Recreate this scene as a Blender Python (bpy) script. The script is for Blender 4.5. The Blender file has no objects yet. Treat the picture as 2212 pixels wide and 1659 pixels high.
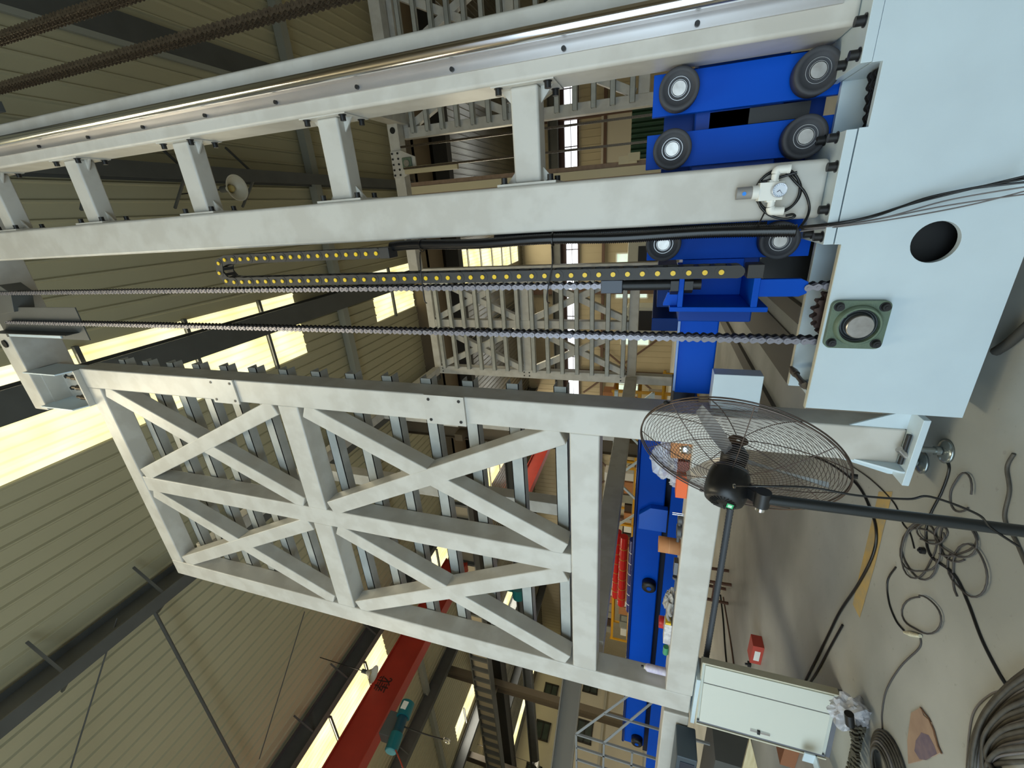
import bpy, bmesh, math, random
import numpy as np
from mathutils import Vector, Matrix
from mathutils.geometry import tessellate_polygon
random.seed(7)
sc = bpy.context.scene
col = sc.collection
# ------------------------------------------------------------------ camera
FPX = 912.55
RC = np.array([[-0.06575362, 0.30418635, -0.95034464],
               [-0.92243535, -0.38171644, -0.05841509],
               [-0.38051215, 0.87279048, 0.30566771]])   # rows: picture right, picture down, view direction
CAM = np.array([0.0, 0.0, 1.5])
cd = bpy.data.cameras.new('camera'); cam = bpy.data.objects.new('camera', cd); col.objects.link(cam)
cd.sensor_fit = 'HORIZONTAL'; cd.sensor_width = 36.0; cd.lens = FPX / 2212 * 36.0
cd.clip_start = 0.02; cd.clip_end = 300
m = Matrix.Identity(4)
for i in range(3):
    m[i][0] = RC[0][i]; m[i][1] = -RC[1][i]; m[i][2] = -RC[2][i]; m[i][3] = CAM[i]
cam.matrix_world = m
sc.camera = cam
# ------------------------------------------------------------------ world, lights, exposure
sc.view_settings.view_transform = 'Standard'; sc.view_settings.look = 'None'
sc.view_settings.gamma = 1.0; sc.view_settings.use_curve_mapping = False
sc.view_settings.exposure = 0.24
w = bpy.data.worlds.new('world'); sc.world = w; w.use_nodes = True
bg = w.node_tree.nodes['Background']; bg.inputs[0].default_value = (0.86, 0.93, 1.0, 1); bg.inputs[1].default_value = 0.5
def area_light(name, loc, target, sx, sy, power, colr):
    l = bpy.data.lights.new(name, 'AREA'); l.shape = 'RECTANGLE'; l.size = sx; l.size_y = sy; l.energy = power; l.color = colr
    o = bpy.data.objects.new(name, l); col.objects.link(o); o.location = loc
    o.rotation_euler = (Vector(target) - Vector(loc)).to_track_quat('-Z', 'Y').to_euler()
    return o
WARM = (1, .9, .66)
for lx, ly, sy, pw in ((-2.6, 6, 6.5, 110), (-2.6, -2.2, 6, 470), (-16, 6, 6.5, 420), (-16, -2.2, 6, 380), (-2.6, 24, 12, 600), (-16, 24, 12, 600), (-28.2, 20, 14, 900), (-34, 20, 14, 600)):  # last entry sits under no skylight, added to brighten the office wall
    area_light('skylight_and_fill_light', (lx, ly, 10.9), (lx, ly, 0), 1.6, sy, pw, WARM if lx > -20 else (1, .95, .84))
area_light('doorway_light', (-3.6, -5.8, 2.2), (-2.4, 4.0, 1.2), 12.6, 4.2, 490, (.66, .87, 1.0))

# ------------------------------------------------------------------ helpers
def ray(px, py): return np.array([px - 1106.0, py - 829.5, FPX]) @ RC
def P(px, py, X=None, Y=None, Z=None):
    d = ray(px, py)
    if X is not None: t = (X - CAM[0]) / d[0]
    elif Y is not None: t = (Y - CAM[1]) / d[1]
    else: t = (Z - CAM[2]) / d[2]
    return Vector(tuple(CAM + t * d))
def s2l(c):
    return tuple(((v / 255) / 12.92 if v / 255 <= .04045 else ((v / 255 + .055) / 1.055) ** 2.4) for v in c) + (1,)
MATS = {}
def mat(name, rgb, rough=.5, metal=0., rgb2=None, scale=3., amt=.5, bump=0., bscale=40., emit=0., spec=.5, trans=0., alpha=1., detail=6., coat=0., stretch=None):
    if name in MATS: return MATS[name]
    M = bpy.data.materials.new(name); M.use_nodes = True; nt = M.node_tree; b = nt.nodes['Principled BSDF']
    b.inputs['Base Color'].default_value = s2l(rgb); b.inputs['Roughness'].default_value = rough
    b.inputs['Metallic'].default_value = metal; b.inputs['Specular IOR Level'].default_value = spec
    b.inputs['Transmission Weight'].default_value = trans; b.inputs['Alpha'].default_value = alpha
    b.inputs['Coat Weight'].default_value = coat
    tc = nt.nodes.new('ShaderNodeTexCoord'); src = tc.outputs['Object']
    if stretch:
        mp = nt.nodes.new('ShaderNodeMapping'); mp.inputs['Scale'].default_value = stretch
        nt.links.new(src, mp.inputs[0]); src = mp.outputs[0]
    if rgb2 is not None:
        n = nt.nodes.new('ShaderNodeTexNoise'); n.inputs['Scale'].default_value = scale; n.inputs['Detail'].default_value = detail
        r = nt.nodes.new('ShaderNodeValToRGB'); r.color_ramp.elements[0].position = .5 - amt / 2; r.color_ramp.elements[1].position = .5 + amt / 2
        r.color_ramp.elements[0].color = s2l(rgb2); r.color_ramp.elements[1].color = s2l(rgb)
        nt.links.new(src, n.inputs['Vector']); nt.links.new(n.outputs[0], r.inputs[0]); nt.links.new(r.outputs[0], b.inputs['Base Color'])
    if bump:
        n2 = nt.nodes.new('ShaderNodeTexNoise'); n2.inputs['Scale'].default_value = bscale
        bp = nt.nodes.new('ShaderNodeBump'); bp.inputs['Strength'].default_value = bump; bp.inputs['Distance'].default_value = .01
        nt.links.new(src, n2.inputs['Vector']); nt.links.new(n2.outputs[0], bp.inputs['Height']); nt.links.new(bp.outputs[0], b.inputs['Normal'])
    if emit:
        b.inputs['Emission Color'].default_value = s2l(rgb); b.inputs['Emission Strength'].default_value = emit
    MATS[name] = M; return M
M_PAINT = mat('pale grey paint', (205, 202, 194), .40, rgb2=(195, 191, 182), scale=4.5, amt=.14, detail=10, bump=.03, bscale=14)
M_PLATE = mat('white paint', (208, 224, 232), .33, rgb2=(200, 215, 223), scale=3, amt=.4)
M_RAIL = mat('galvanised shelf rail', (186, 188, 183), .42, .1, rgb2=(166, 168, 163), scale=7)
M_BARE = mat('cream edge paint', (205, 200, 178), .5)
M_CHROME = mat('polished steel', (225, 225, 228), .16, 1.0)
M_ALU = mat('machined aluminium', (205, 203, 204), .34, .75, rgb2=(190, 186, 184), scale=9, stretch=(1, 1, .3))
M_STEEL = mat('turned steel', (186, 183, 180), .34, .9, rgb2=(160, 155, 150), scale=30)
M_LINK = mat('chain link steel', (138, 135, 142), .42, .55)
M_LINKD = mat('dark and shaded chain steel', (52, 50, 50), .45, .6)
M_OIL = mat('oiled chain', (104, 92, 76), .35, .6, rgb2=(70, 60, 50), scale=60)
M_BLACK = mat('black bolt', (26, 26, 27), .45)
M_RUB = mat('black plastic', (36, 36, 38), .5)
M_CAR = mat('cable carrier plastic', (54, 53, 52), .55)
M_HOSE = mat('black hose', (20, 20, 21), .28)
M_YEL = mat('yellow pin plastic', (240, 200, 40), .4)
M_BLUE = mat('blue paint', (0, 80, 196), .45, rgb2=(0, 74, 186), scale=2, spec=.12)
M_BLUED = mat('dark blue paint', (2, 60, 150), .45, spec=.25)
M_RUBBER = mat('roller polyurethane', (62, 63, 68), .62)
M_GREEN = mat('green cast iron', (104, 122, 102), .5, rgb2=(92, 110, 92), scale=25, bump=.15, bscale=120)
M_RED = mat('red crane paint', (176, 50, 34), .45, rgb2=(158, 42, 28), scale=1.5)
M_GIRD = mat('grey steel girder', (88, 90, 88), .6, rgb2=(76, 78, 76), scale=2)
M_GIRDL = mat('light steel girder', (150, 152, 142), .6)
M_ROOF = mat('roof sheeting', (182, 176, 146), .6, rgb2=(172, 166, 136), scale=.4, metal=.0)
M_ROOF2 = mat('shiny roof sheeting', (160, 158, 146), .24, .75, rgb2=(120, 118, 108), scale=1.2, stretch=(1, .3, 1), bump=.25, bscale=2.5)
M_SKY = mat('skylight panel', (250, 240, 190), .6, emit=.95)
def sky_mat():
    nt = M_SKY.node_tree; b = nt.nodes['Principled BSDF']; tc = nt.nodes.new('ShaderNodeTexCoord'); mp = nt.nodes.new('ShaderNodeMapping'); mp.inputs['Scale'].default_value = (1, .12, 1)
    wv = nt.nodes.new('ShaderNodeTexWave'); wv.bands_direction = 'X'; wv.inputs['Scale'].default_value = 3.45 / 2; wv.inputs['Distortion'].default_value = .25; wv.inputs['Detail'].default_value = 3
    r = nt.nodes.new('ShaderNodeValToRGB'); e = r.color_ramp.elements; e[0].position = .0; e[0].color = s2l((240, 230, 180)); e[1].position = .3; e[1].color = s2l((255, 250, 214))
    nt.links.new(tc.outputs['Object'], mp.inputs[0]); nt.links.new(mp.outputs[0], wv.inputs['Vector']); nt.links.new(wv.outputs[0], r.inputs[0]); n = nt.nodes.new('ShaderNodeTexNoise'); n.inputs['Scale'].default_value = .7; n.inputs['Detail'].default_value = 2
    r2 = nt.nodes.new('ShaderNodeValToRGB'); e = r2.color_ramp.elements; e[0].position = .35; e[0].color = s2l((238, 230, 186)); e[1].position = .6; e[1].color = (1, 1, 1, 1)
    mx = nt.nodes.new('ShaderNodeMixRGB'); mx.blend_type = 'MULTIPLY'; mx.inputs[0].default_value = 1
    nt.links.new(tc.outputs['Object'], n.inputs['Vector']); nt.links.new(n.outputs[0], r2.inputs[0]); nt.links.new(r.outputs[0], mx.inputs[1]); nt.links.new(r2.outputs[0], mx.inputs[2]); nt.links.new(mx.outputs[0], b.inputs['Emission Color'])
sky_mat()
M_WIN = mat('bright window glass', (244, 250, 255), .2, emit=2.2)
M_WINV = mat('window with trees outside', (196, 222, 214), .2, rgb2=(120, 160, 96), scale=3, amt=.2, emit=.0)
M_WALL = mat('tan wall panel', (176, 164, 136), .7, rgb2=(168, 156, 128), scale=.6)
M_WALLW = mat('cream office wall', (226, 216, 190), .7, rgb2=(218, 208, 182), scale=.8)
M_FLOOR = None
M_ORANGE = mat('orange cardboard', (238, 104, 38), .5)
M_CARD = mat('brown cardboard', (196, 138, 92), .8, rgb2=(184, 126, 82), scale=12)
M_FILM = mat('clear plastic film', (225, 228, 235), .2, alpha=.45, spec=.8)
M_WHITE = mat('white plastic', (236, 236, 230), .35)
M_CAB = mat('cabinet ivory paint', (214, 216, 205), .42)
M_SEAM = mat('dark door seam', (110, 112, 120), .6)
M_WIRE = mat('fan guard wire', (96, 84, 78), .32, .7)
M_GREY = mat('grey rubber cable', (112, 108, 108), .5)
M_YBEAM = mat('yellow paint', (222, 164, 36), .45)
M_TEAL = mat('teal motor paint', (16, 104, 112), .4)
M_RUST = mat('rusty steel', (120, 82, 62), .7, rgb2=(90, 62, 50), scale=20)
M_WOOD = mat('pale plywood', (226, 210, 170), .7, rgb2=(206, 186, 140), scale=6, stretch=(1, 1, 8))

def fl_mat():
    M = bpy.data.materials.new('worn concrete floor'); M.use_nodes = True; nt = M.node_tree; b = nt.nodes['Principled BSDF']
    tc = nt.nodes.new('ShaderNodeTexCoord'); n = nt.nodes.new('ShaderNodeTexNoise'); n.inputs['Scale'].default_value = .9; n.inputs['Detail'].default_value = 12
    r = nt.nodes.new('ShaderNodeValToRGB'); r.color_ramp.elements[0].position = .35; r.color_ramp.elements[1].position = .68
    r.color_ramp.elements[0].color = s2l((154, 155, 150)); r.color_ramp.elements[1].color = s2l((190, 191, 187))
    n3 = nt.nodes.new('ShaderNodeTexNoise'); n3.inputs['Scale'].default_value = 26; n3.inputs['Detail'].default_value = 4
    r3 = nt.nodes.new('ShaderNodeValToRGB'); r3.color_ramp.elements[0].position = .22; r3.color_ramp.elements[1].position = .34
    r3.color_ramp.elements[0].color = (.72, .7, .68, 1); r3.color_ramp.elements[1].color = (1, 1, 1, 1)
    mx = nt.nodes.new('ShaderNodeMixRGB'); mx.blend_type = 'MULTIPLY'; mx.inputs[0].default_value = .8
    nt.links.new(tc.outputs['Object'], n.inputs['Vector']); nt.links.new(tc.outputs['Object'], n3.inputs['Vector'])
    nt.links.new(n.outputs[0], r.inputs[0]); nt.links.new(n3.outputs[0], r3.inputs[0])
    nt.links.new(r.outputs[0], mx.inputs[1]); nt.links.new(r3.outputs[0], mx.inputs[2]); nt.links.new(mx.outputs[0], b.inputs['Base Color'])
    b.inputs['Roughness'].default_value = .55
    return M
M_FLOOR = fl_mat()

OFF = {}
def tag(o, label=None, cat=None, group=None, kind=None):
    if label: o['label'] = label
    if cat: o['category'] = cat
    if group: o['group'] = group
    if kind: o['kind'] = kind
    return o
def thing(name, loc, label, cat, group=None, kind=None):
    o = bpy.data.objects.new(name, None); col.objects.link(o); o.location = Vector(loc); o.empty_display_size = .1
    OFF[o] = Vector(loc)
    return tag(o, label, cat, group, kind)
def V3(p): return Vector((float(p[0]), float(p[1]), float(p[2])))
def frame_of(d, up=None):
    d = d.normalized(); up = Vector(up) if up is not None else (Vector((0, 0, 1)) if abs(d.z) < .9 else Vector((0, 1, 0)))
    u = up.cross(d)
    if u.length < 1e-6: u = Vector((1, 0, 0)).cross(d)
    u.normalize(); v = d.cross(u).normalized(); return u, v
class MB:
    def __init__(s): s.v = []; s.f = []; s.sm = []
    def add(s, vs, fs, smooth=False):
        b = len(s.v); s.v += [V3(p) for p in vs]; s.f += [tuple(i + b for i in f) for f in fs]; s.sm += [smooth] * len(fs); return s
    def box(s, a, b):
        x0, y0, z0 = [min(a[i], b[i]) for i in range(3)]; x1, y1, z1 = [max(a[i], b[i]) for i in range(3)]
        return s.add([(x0, y0, z0), (x1, y0, z0), (x1, y1, z0), (x0, y1, z0), (x0, y0, z1), (x1, y0, z1), (x1, y1, z1), (x0, y1, z1)],
                     [(0, 3, 2, 1), (4, 5, 6, 7), (0, 1, 5, 4), (1, 2, 6, 5), (2, 3, 7, 6), (3, 0, 4, 7)])
    def bar(s, p0, p1, w, h, up=None):
        p0, p1 = V3(p0), V3(p1); u, v = frame_of(p1 - p0, up); q = [(-w / 2, -h / 2), (w / 2, -h / 2), (w / 2, h / 2), (-w / 2, h / 2)]
        vs = [p0 + u * a + v * b for a, b in q] + [p1 + u * a + v * b for a, b in q]
        return s.add(vs, [(3, 2, 1, 0), (4, 5, 6, 7), (0, 1, 5, 4), (1, 2, 6, 5), (2, 3, 7, 6), (3, 0, 4, 7)])
    def cyl(s, p0, p1, r, n=20, r2=None, caps=True):
        p0, p1 = V3(p0), V3(p1); u, v = frame_of(p1 - p0); r2 = r if r2 is None else r2
        vs = []
        for p, rr in ((p0, r), (p1, r2)):
            for k in range(n):
                a = 2 * math.pi * k / n; vs.append(p + u * (rr * math.cos(a)) + v * (rr * math.sin(a)))
        s.add(vs, [(k, (k + 1) % n, n + (k + 1) % n, n + k) for k in range(n)], True)
        if caps:
            s.add(vs[:n], [tuple(range(n - 1, -1, -1))]); s.add(vs[n:], [tuple(range(n))])
        return s
    def ring(s, c, axis, r0, r1, t, n=40):
        c = V3(c); ax = Vector(axis).normalized(); u, v = frame_of(ax)
        prof = [(r0, -t / 2), (r1, -t / 2), (r1, t / 2), (r0, t / 2)]; vs = []
        for k in range(n):
            a = 2 * math.pi * k / n; d = u * math.cos(a) + v * math.sin(a)
            vs += [c + d * r + ax * h for r, h in prof]
        fs = []
        for k in range(n):
            k2 = (k + 1) % n
            for j in range(4):
                j2 = (j + 1) % 4; fs.append((k * 4 + j, k * 4 + j2, k2 * 4 + j2, k2 * 4 + j))
        return s.add(vs, fs)
    def lathe(s, c, axis, prof, n=32, smooth=True):
        c = V3(c); ax = Vector(axis).normalized(); u, v = frame_of(ax); vs = []
        for k in range(n):
            a = 2 * math.pi * k / n; d = u * math.cos(a) + v * math.sin(a)
            vs += [c + d * r + ax * h for r, h in prof]
        L = len(prof); fs = []
        for k in range(n):
            k2 = (k + 1) % n
            for j in range(L - 1): fs.append((k * L + j, k2 * L + j, k2 * L + j + 1, k * L + j + 1))
        return s.add(vs, fs, smooth)
    def tube(s, pts, r, n=8, closed=False, caps=True, rf=None):
        pts = [V3(p) for p in pts]; m_ = len(pts); vs = []; u = None
        for i, p in enumerate(pts):
            if closed: d = pts[(i + 1) % m_] - pts[i - 1]
            else: d = pts[min(i + 1, m_ - 1)] - pts[max(i - 1, 0)]
            if d.length < 1e-9: d = Vector((0, 0, 1))
            d.normalize()
            if u is None: u, v = frame_of(d)
            else:
                u = (u - d * u.dot(d))
                if u.length < 1e-6: u, v = frame_of(d)
                u.normalize(); v = d.cross(u)
            rr = r if rf is None else rf(i)
            for k in range(n):
                a = 2 * math.pi * k / n; vs.append(p + u * (rr * math.cos(a)) + v * (rr * math.sin(a)))
        fs = []
        for i in range(m_ if closed else m_ - 1):
            i2 = (i + 1) % m_
            for k in range(n): fs.append((i * n + k, i * n + (k + 1) % n, i2 * n + (k + 1) % n, i2 * n + k))
        s.add(vs, fs, True)
        if caps and not closed:
            s.add(vs[:n], [tuple(range(n - 1, -1, -1))]); s.add(vs[-n:], [tuple(range(n))])
        return s
    def prism(s, loops, o, u, v, w_, t):
        """loops: outline then holes, 2D in (u,v) from o; extruded by t along w_"""
        o, u, v, w_ = Vector(o), Vector(u), Vector(v), Vector(w_)
        L = [[Vector((a, b, 0)) for a, b in lp] for lp in loops]; flat = [p for lp in L for p in lp]
        tri = tessellate_polygon(L); n = len(flat)
        vs = [o + u * p.x + v * p.y for p in flat] + [o + u * p.x + v * p.y + w_ * t for p in flat]
        fs = [tuple(q) for q in tri] + [tuple(i + n for i in reversed(q)) for q in tri]
        b = 0
        for lp in L:
            k = len(lp)
            for i in range(k): fs.append((b + i, b + (i + 1) % k, b + (i + 1) % k + n, b + i + n))
            b += k
        return s.add(vs, fs)
    def build(s, name, m_, parent=None, bevel=0., seg=2, label=None, sub=False):
        me = bpy.data.meshes.new(name); off = OFF.get(parent, Vector((0, 0, 0)))
        if parent is None:
            lo = [min(p[i] for p in s.v) for i in range(3)]; hi = [max(p[i] for p in s.v) for i in range(3)]
            off = Vector(((lo[0] + hi[0]) / 2, (lo[1] + hi[1]) / 2, lo[2]))
        me.from_pydata([tuple(p - off) for p in s.v], [], s.f); me.update()
        me.polygons.foreach_set('use_smooth', [bool(x) or bevel > 0 for x in s.sm])
        bm = bmesh.new(); bm.from_mesh(me); bmesh.ops.recalc_face_normals(bm, faces=bm.faces); bm.to_mesh(me); bm.free()
        me.materials.append(m_)
        o = bpy.data.objects.new(name, me); col.objects.link(o)
        if parent is not None: o.parent = parent; OFF[o] = off
        else: o.location = off; OFF[o] = off
        if bevel > 0:
            md = o.modifiers.new('bevel', 'BEVEL'); md.width = bevel; md.segments = seg; md.limit_method = 'ANGLE'; md.angle_limit = math.radians(40); md.harden_normals = True
        if label: o['label'] = label
        return o
def struct(name, mb, m_, bevel=0):
    o = mb.build(name, m_, None, bevel); o['kind'] = 'structure'; return o
def bez(pts, n=8):
    """Catmull-Rom through pts"""
    pts = [V3(p) for p in pts]; out = []
    for i in range(len(pts) - 1):
        a = pts[max(i - 1, 0)]; b = pts[i]; c = pts[i + 1]; d = pts[min(i + 2, len(pts) - 1)]
        for k in range(n):
            t = k / n; out.append(.5 * ((2 * b) + (c - a) * t + (2 * a - 5 * b + 4 * c - d) * t * t + (3 * b - a - 3 * c + d) * t ** 3))
    out.append(pts[-1]); return out
def circ(cx, cz, r, n=32, rev=False):
    p = [(cx + r * math.cos(2 * math.pi * k / n), cz + r * math.sin(2 * math.pi * k / n)) for k in range(n)]
    return p[::-1] if rev else p
def copy_tree(o, parent=None, delta=None):
    c = o.copy(); col.objects.link(c); c.parent = parent
    if delta is not None and parent is None: c.location = o.location + Vector(delta)
    for ch in list(o.children): copy_tree(ch, c)
    return c
X_, Y_, Z_ = Vector((1, 0, 0)), Vector((0, 1, 0)), Vector((0, 0, 1))
def bolt(mb, p, axis=(0, 0, 1), r=.017, h=.03, n=14):
    p = V3(p); a = Vector(axis).normalized(); mb.cyl(p, p + a * h, r, n); mb.cyl(p, p + a * .004, r * 1.35, n); return mb

# ================================================================== THE BUILDING
H = 11.0; YV = 15.6; YE = 31.5; XL = -46.0; XR = 12.0; YB = -6.0
mb = MB(); mb.box((XL, YB, -.2), (XR, YE, 0)); struct('floor', mb, M_FLOOR)
STR = [(-3.45, -1.72), (-16.75, -15.2), (-28.9, -27.6), (-44.4, -43.0)]      # skylight strips in x
def deck(mb, x0, x1, y0, y1, z, pitch=.3, d=.035):
    n = max(1, round((x1 - x0) / pitch)); p = (x1 - x0) / n; prof = []
    for k in range(n):
        a = x0 + k * p; prof += [(a, z), (a + p - .075, z), (a + p - .05, z - d), (a + p - .025, z - d)]
    prof.append((x1, z)); vs = []
    for x, zz in prof: vs += [(x, y0, zz), (x, y1, zz)]
    mb.add(vs, [(2 * i, 2 * i + 1, 2 * i + 3, 2 * i + 2) for i in range(len(prof) - 1)])
    mb.add([(x0, y0, z + .1), (x1, y0, z + .1), (x1, y1, z + .1), (x0, y1, z + .1)], [(0, 1, 2, 3)])
def spans(y0, y1, sky, mt):
    mb = MB(); xs = [XL] + [v for s in sorted(STR) for v in s] + [XR]
    for i in range(0, len(xs), 2): deck(mb, xs[i], xs[i + 1], y0, y1, H)
    ys = [y0] + [v for s in sky for v in s] + [y1]
    for a, b in STR:
        for i in range(0, len(ys), 2): deck(mb, a, b, ys[i], ys[i + 1], H)
    struct('ceiling', mb, mt)
wn = [0]
def skylight(a, b, y0, y1):
    wn[0] += 1; mb = MB(); deck(mb, a, b, y0, y1, H, .29, .03); struct('window_%d' % wn[0], mb, M_SKY)
SK1 = [(-5.6, 9.3), (12.8, 15.5)]; SK2 = [(18.6, 30.6)]
spans(YB, YV, SK1, M_ROOF); spans(YV + 1.2, YE, SK2, M_ROOF2)
for a, b in STR:
    for y0, y1 in SK1 + SK2: skylight(a, b, y0, y1)
tn = [0]
def trim(mb, m_, bevel=0): tn[0] += 1; return struct('trim_%d' % tn[0], mb, m_, bevel)
def ibeam(mb, p0, p1, w_, h, tf=.02, up=(0, 0, 1)):
    p0, p1 = V3(p0), V3(p1); d = (p1 - p0).normalized(); u = Vector(up)
    u = (u - d * u.dot(d)).normalized()
    s = d.cross(u)
    for k in (-1, 1):
        a = p0 + u * (k * h / 2); b = p1 + u * (k * h / 2); q = [s * (w_ / 2) + u * (tf / 2), -s * (w_ / 2) + u * (tf / 2), -s * (w_ / 2) - u * (tf / 2), s * (w_ / 2) - u * (tf / 2)]
        mb.add([a + t for t in q] + [b + t for t in q], [(3, 2, 1, 0), (4, 5, 6, 7), (0, 1, 5, 4), (1, 2, 6, 5), (2, 3, 7, 6), (3, 0, 4, 7)])
    q = [s * .008 + u * (h / 2), -s * .008 + u * (h / 2), -s * .008 - u * (h / 2), s * .008 - u * (h / 2)]
    mb.add([p0 + t for t in q] + [p1 + t for t in q], [(1, 2, 6, 5), (3, 0, 4, 7)])
# rafters along Y
for x in (1.1, -6.6, -14.0, -21.4, -28.9 - .5, -36.3):
    mb = MB(); ibeam(mb, (x, YB, H - .42), (x, YV, H - .42), .26, .55); 
    for y in (2.0, 3.6, 5.2, 6.8, 8.4):    # flange braces
        for s in (-1, 1): mb.bar((x + s * .1, y, H - .66), (x + s * .62, y, H - .12), .04, .04)
    trim(mb, M_GIRD)
for x in (-2.2,):
    mb = MB(); ibeam(mb, (x, YB, H - .36), (x, YV, H - .36), .22 if x > 0 else .5, .42 if x > 0 else .3); trim(mb, M_GIRD)
mb = MB(); mb.box((3.3, YB, H - .12), (3.74, YV, H - .04)); trim(mb, M_GIRD)
mb = MB(); mb.box((3.2, YB, H - .12), (3.298, YV, H - .04)); trim(mb, M_GIRDL)
for x in (1.1, -6.6, -14.0, -21.4, -28.9, -36.3):
    mb = MB(); ibeam(mb, (x, YV + 1.2, H - .4), (x, YE, H - .4), .26, .6); trim(mb, M_GIRD)
# purlins along X
for y in (-3.3, -1.4, .5, 2.4, 4.3, 6.2, 8.1, 13.9):          # purlins show only where the skylight strips open the liner
    for a, b in STR:
        mb = MB(); mb.box((a - .05, y - .035, H - .14), (b + .05, y + .035, H - .05)); trim(mb, M_GIRD)
for y in (10.95,):
    mb = MB(); mb.box((XL, y - .12, H - .28), (XR, y + .12, H - .05)); trim(mb, M_GIRDL)
for k in range(7):
    for a, b in STR[:2]:
        y = 19.5 + k * 1.8; mb = MB(); mb.box((a, y - .03, H - .13), (b, y + .03, H - .05)); trim(mb, M_GIRD)
# tie rods under the roof
for a, b, r in ((P(322, 1300, Z=10.55), P(530, 1690, Z=10.55), .034), (P(253, 1335, Z=10.55), P(140, 1700, Z=10.55), .013), (P(658, 1321, Z=10.55), P(560, 1640, Z=10.55), .013)):
    mb = MB(); mb.tube([a, b], r, 8); trim(mb, M_GIRD)
# valley gutter beam between the spans
mb = MB(); mb.box((XL, YV, H - .9), (XR, YV + .1, H)); mb.box((XL, YV, H - .92), (XR, YV + 1.2, H - .8)); mb.box((XL, YV + 1.1, H - .9), (XR, YV + 1.2, H)); trim(mb, mat('brown gutter', (112, 98, 78), .6))
for k in range(26):
    pass
mb = MB(); mb.box((XL, 16.9, H - 1.6), (XR, 17.3, H - 1.0)); mb.box((XL, 17.9, H - .9), (XR, 18.1, H - .3)); trim(mb, mat('dark girder', (44, 42, 38), .7))
# steel columns in the valley line and crane runways
for x in (-22.3, -29.8, -7.6, 7.4):
    mb = MB(); ibeam(mb, (x, 12.7, 0), (x, 12.7, H - .3), .3, .5, .02, (1, 0, 0)); mb.bar((x, 12.7, 8.0), (x, 12.2, 8.0), .26, .3); trim(mb, mat('brown column', (98, 88, 72), .6))
for y in (12.1, 31.0, 18.4):
    mb = MB(); ibeam(mb, (XL + 1, y, 8.3), (XR if y > 20 else -9.5, y, 8.3), .4, .9 if y < 15 else .6, .05)
    if y == 12.1:
        x = XL + 1
        while x < -9.5: mb.box((x - .05, y - .19, 7.87), (x + .05, y + .19, 8.73)); x += .75
    trim(mb, M_GIRD)
mb = MB(); mb.box((XL + 1, 12.07, 7.87), (-9.5, 12.09, 8.73)); trim(mb, mat('girder web', (150, 140, 118), .6))
mb = MB(); ibeam(mb, (XL + 1, 13.5, 8.3), (-9.5, 13.5, 8.3), .4, .8, .05); trim(mb, mat('dark girder', (44, 42, 38), .7))
q0, q1 = P(1240, 1440, Z=3.4), P(1206, 1720, Z=3.4); mb = MB(); ibeam(mb, q0, q1, .3, .62, .04); trim(mb, mat('grey beam paint', (118, 120, 118), .5))
# end wall
def wallrect(mb, a, b, c, d_, y): mb.add([(a, y, c), (b, y, c), (b, y, d_), (a, y, d_)], [(0, 1, 2, 3)])
mb = MB(); mb.box((XL, YE, 0), (XR, YE + .2, H + .5))
x = XL
while x < XR: mb.box((x, YE - .02, 0), (x + .05, YE, H)); x += .45
struct('wall_back', mb, M_WALL)
mb = MB(); mb.box((XL - .2, YB, 0), (XL, YE, H + .5)); struct('wall_left', mb, M_WALLW)
mb = MB(); mb.box((XR, YB, 0), (XR + .2, YE, H + .5)); struct('wall_right', mb, M_WALL)
mb = MB(); mb.box((XL, YB - .2, 0), (-13, YB, H + .5)); mb.box((3.0, YB - .2, 0), (XR, YB, H + .5)); mb.box((-13, YB - .2, 5.6), (3.0, YB, H + .5)); struct('wall_front', mb, M_WALL)
wn[0] += 1; mb = MB(); mb.box((-24, YE - .08, 6.8), (9, YE - .03, 7.62)); struct('window_%d' % wn[0], mb, M_WIN)
mb = MB(); x = -24
while x < 9: mb.box((x, YE - .14, 6.8), (x + .06, YE - .05, 7.62)); x += 1.62
mb.box((-24, YE - .2, 7.2), (9, YE - .1, 7.23)); mb.box((-24.2, YE - .3, 7.62), (9.2, YE - .04, 8.1)); mb.box((-24.2, YE - .2, 6.7), (9.2, YE - .04, 6.8)); trim(mb, mat('dark maroon rail', (64, 44, 42), .6))
mb = MB()
for x in (-26, -18.4, -12.2, -5.9, 1.6, 5.2): mb.box((x - .15, YE - .45, 0), (x + .15, YE - .03, H - .3))
for a, b in (((-14, .5), (-9, 6.4)), ((-9, .5), (-14, 6.4)), ((-24, 1), (-19, 6.4)), ((-19, 1), (-24, 6.4))): mb.bar((a[0], YE - .2, a[1]), (b[0], YE - .2, b[1]), .1, .12)
mb.box((XL, YE - .3, 4.9), (XR, YE - .1, 5.1)); trim(mb, mat('brown frame', (88, 66, 54), .6))
# lower windows in the end wall, glazed onto greenery
for (x0, x1, z0, z1) in ((-6.4, -3.3, 1.9, 4.1), (-9.9, -8.0, 1.6, 3.6), (-13.6, -12.2, 2.2, 3.9), (-18.4, -16.6, 2.2, 3.9), (-22.3, -20.6, 2.0, 3.8)):
    wn[0] += 1; mb = MB(); mb.box((x0, YE - .1, z0), (x1, YE - .06, z1)); struct('window_%d' % wn[0], mb, mat('window onto greenery', (214, 232, 222), .3, rgb2=(150, 186, 110), scale=2.2, amt=.3, emit=.75))
    mb = MB()
    for k in range(4): xx = x0 + (x1 - x0) * k / 3; mb.box((xx - .04, YE - .16, z0), (xx + .04, YE - .1, z1))
    for k in range(3): zz = z0 + (z1 - z0) * k / 2; mb.box((x0, YE - .16, zz - .04), (x1, YE - .1, zz + .04))
    trim(mb, M_WHITE)
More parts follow.
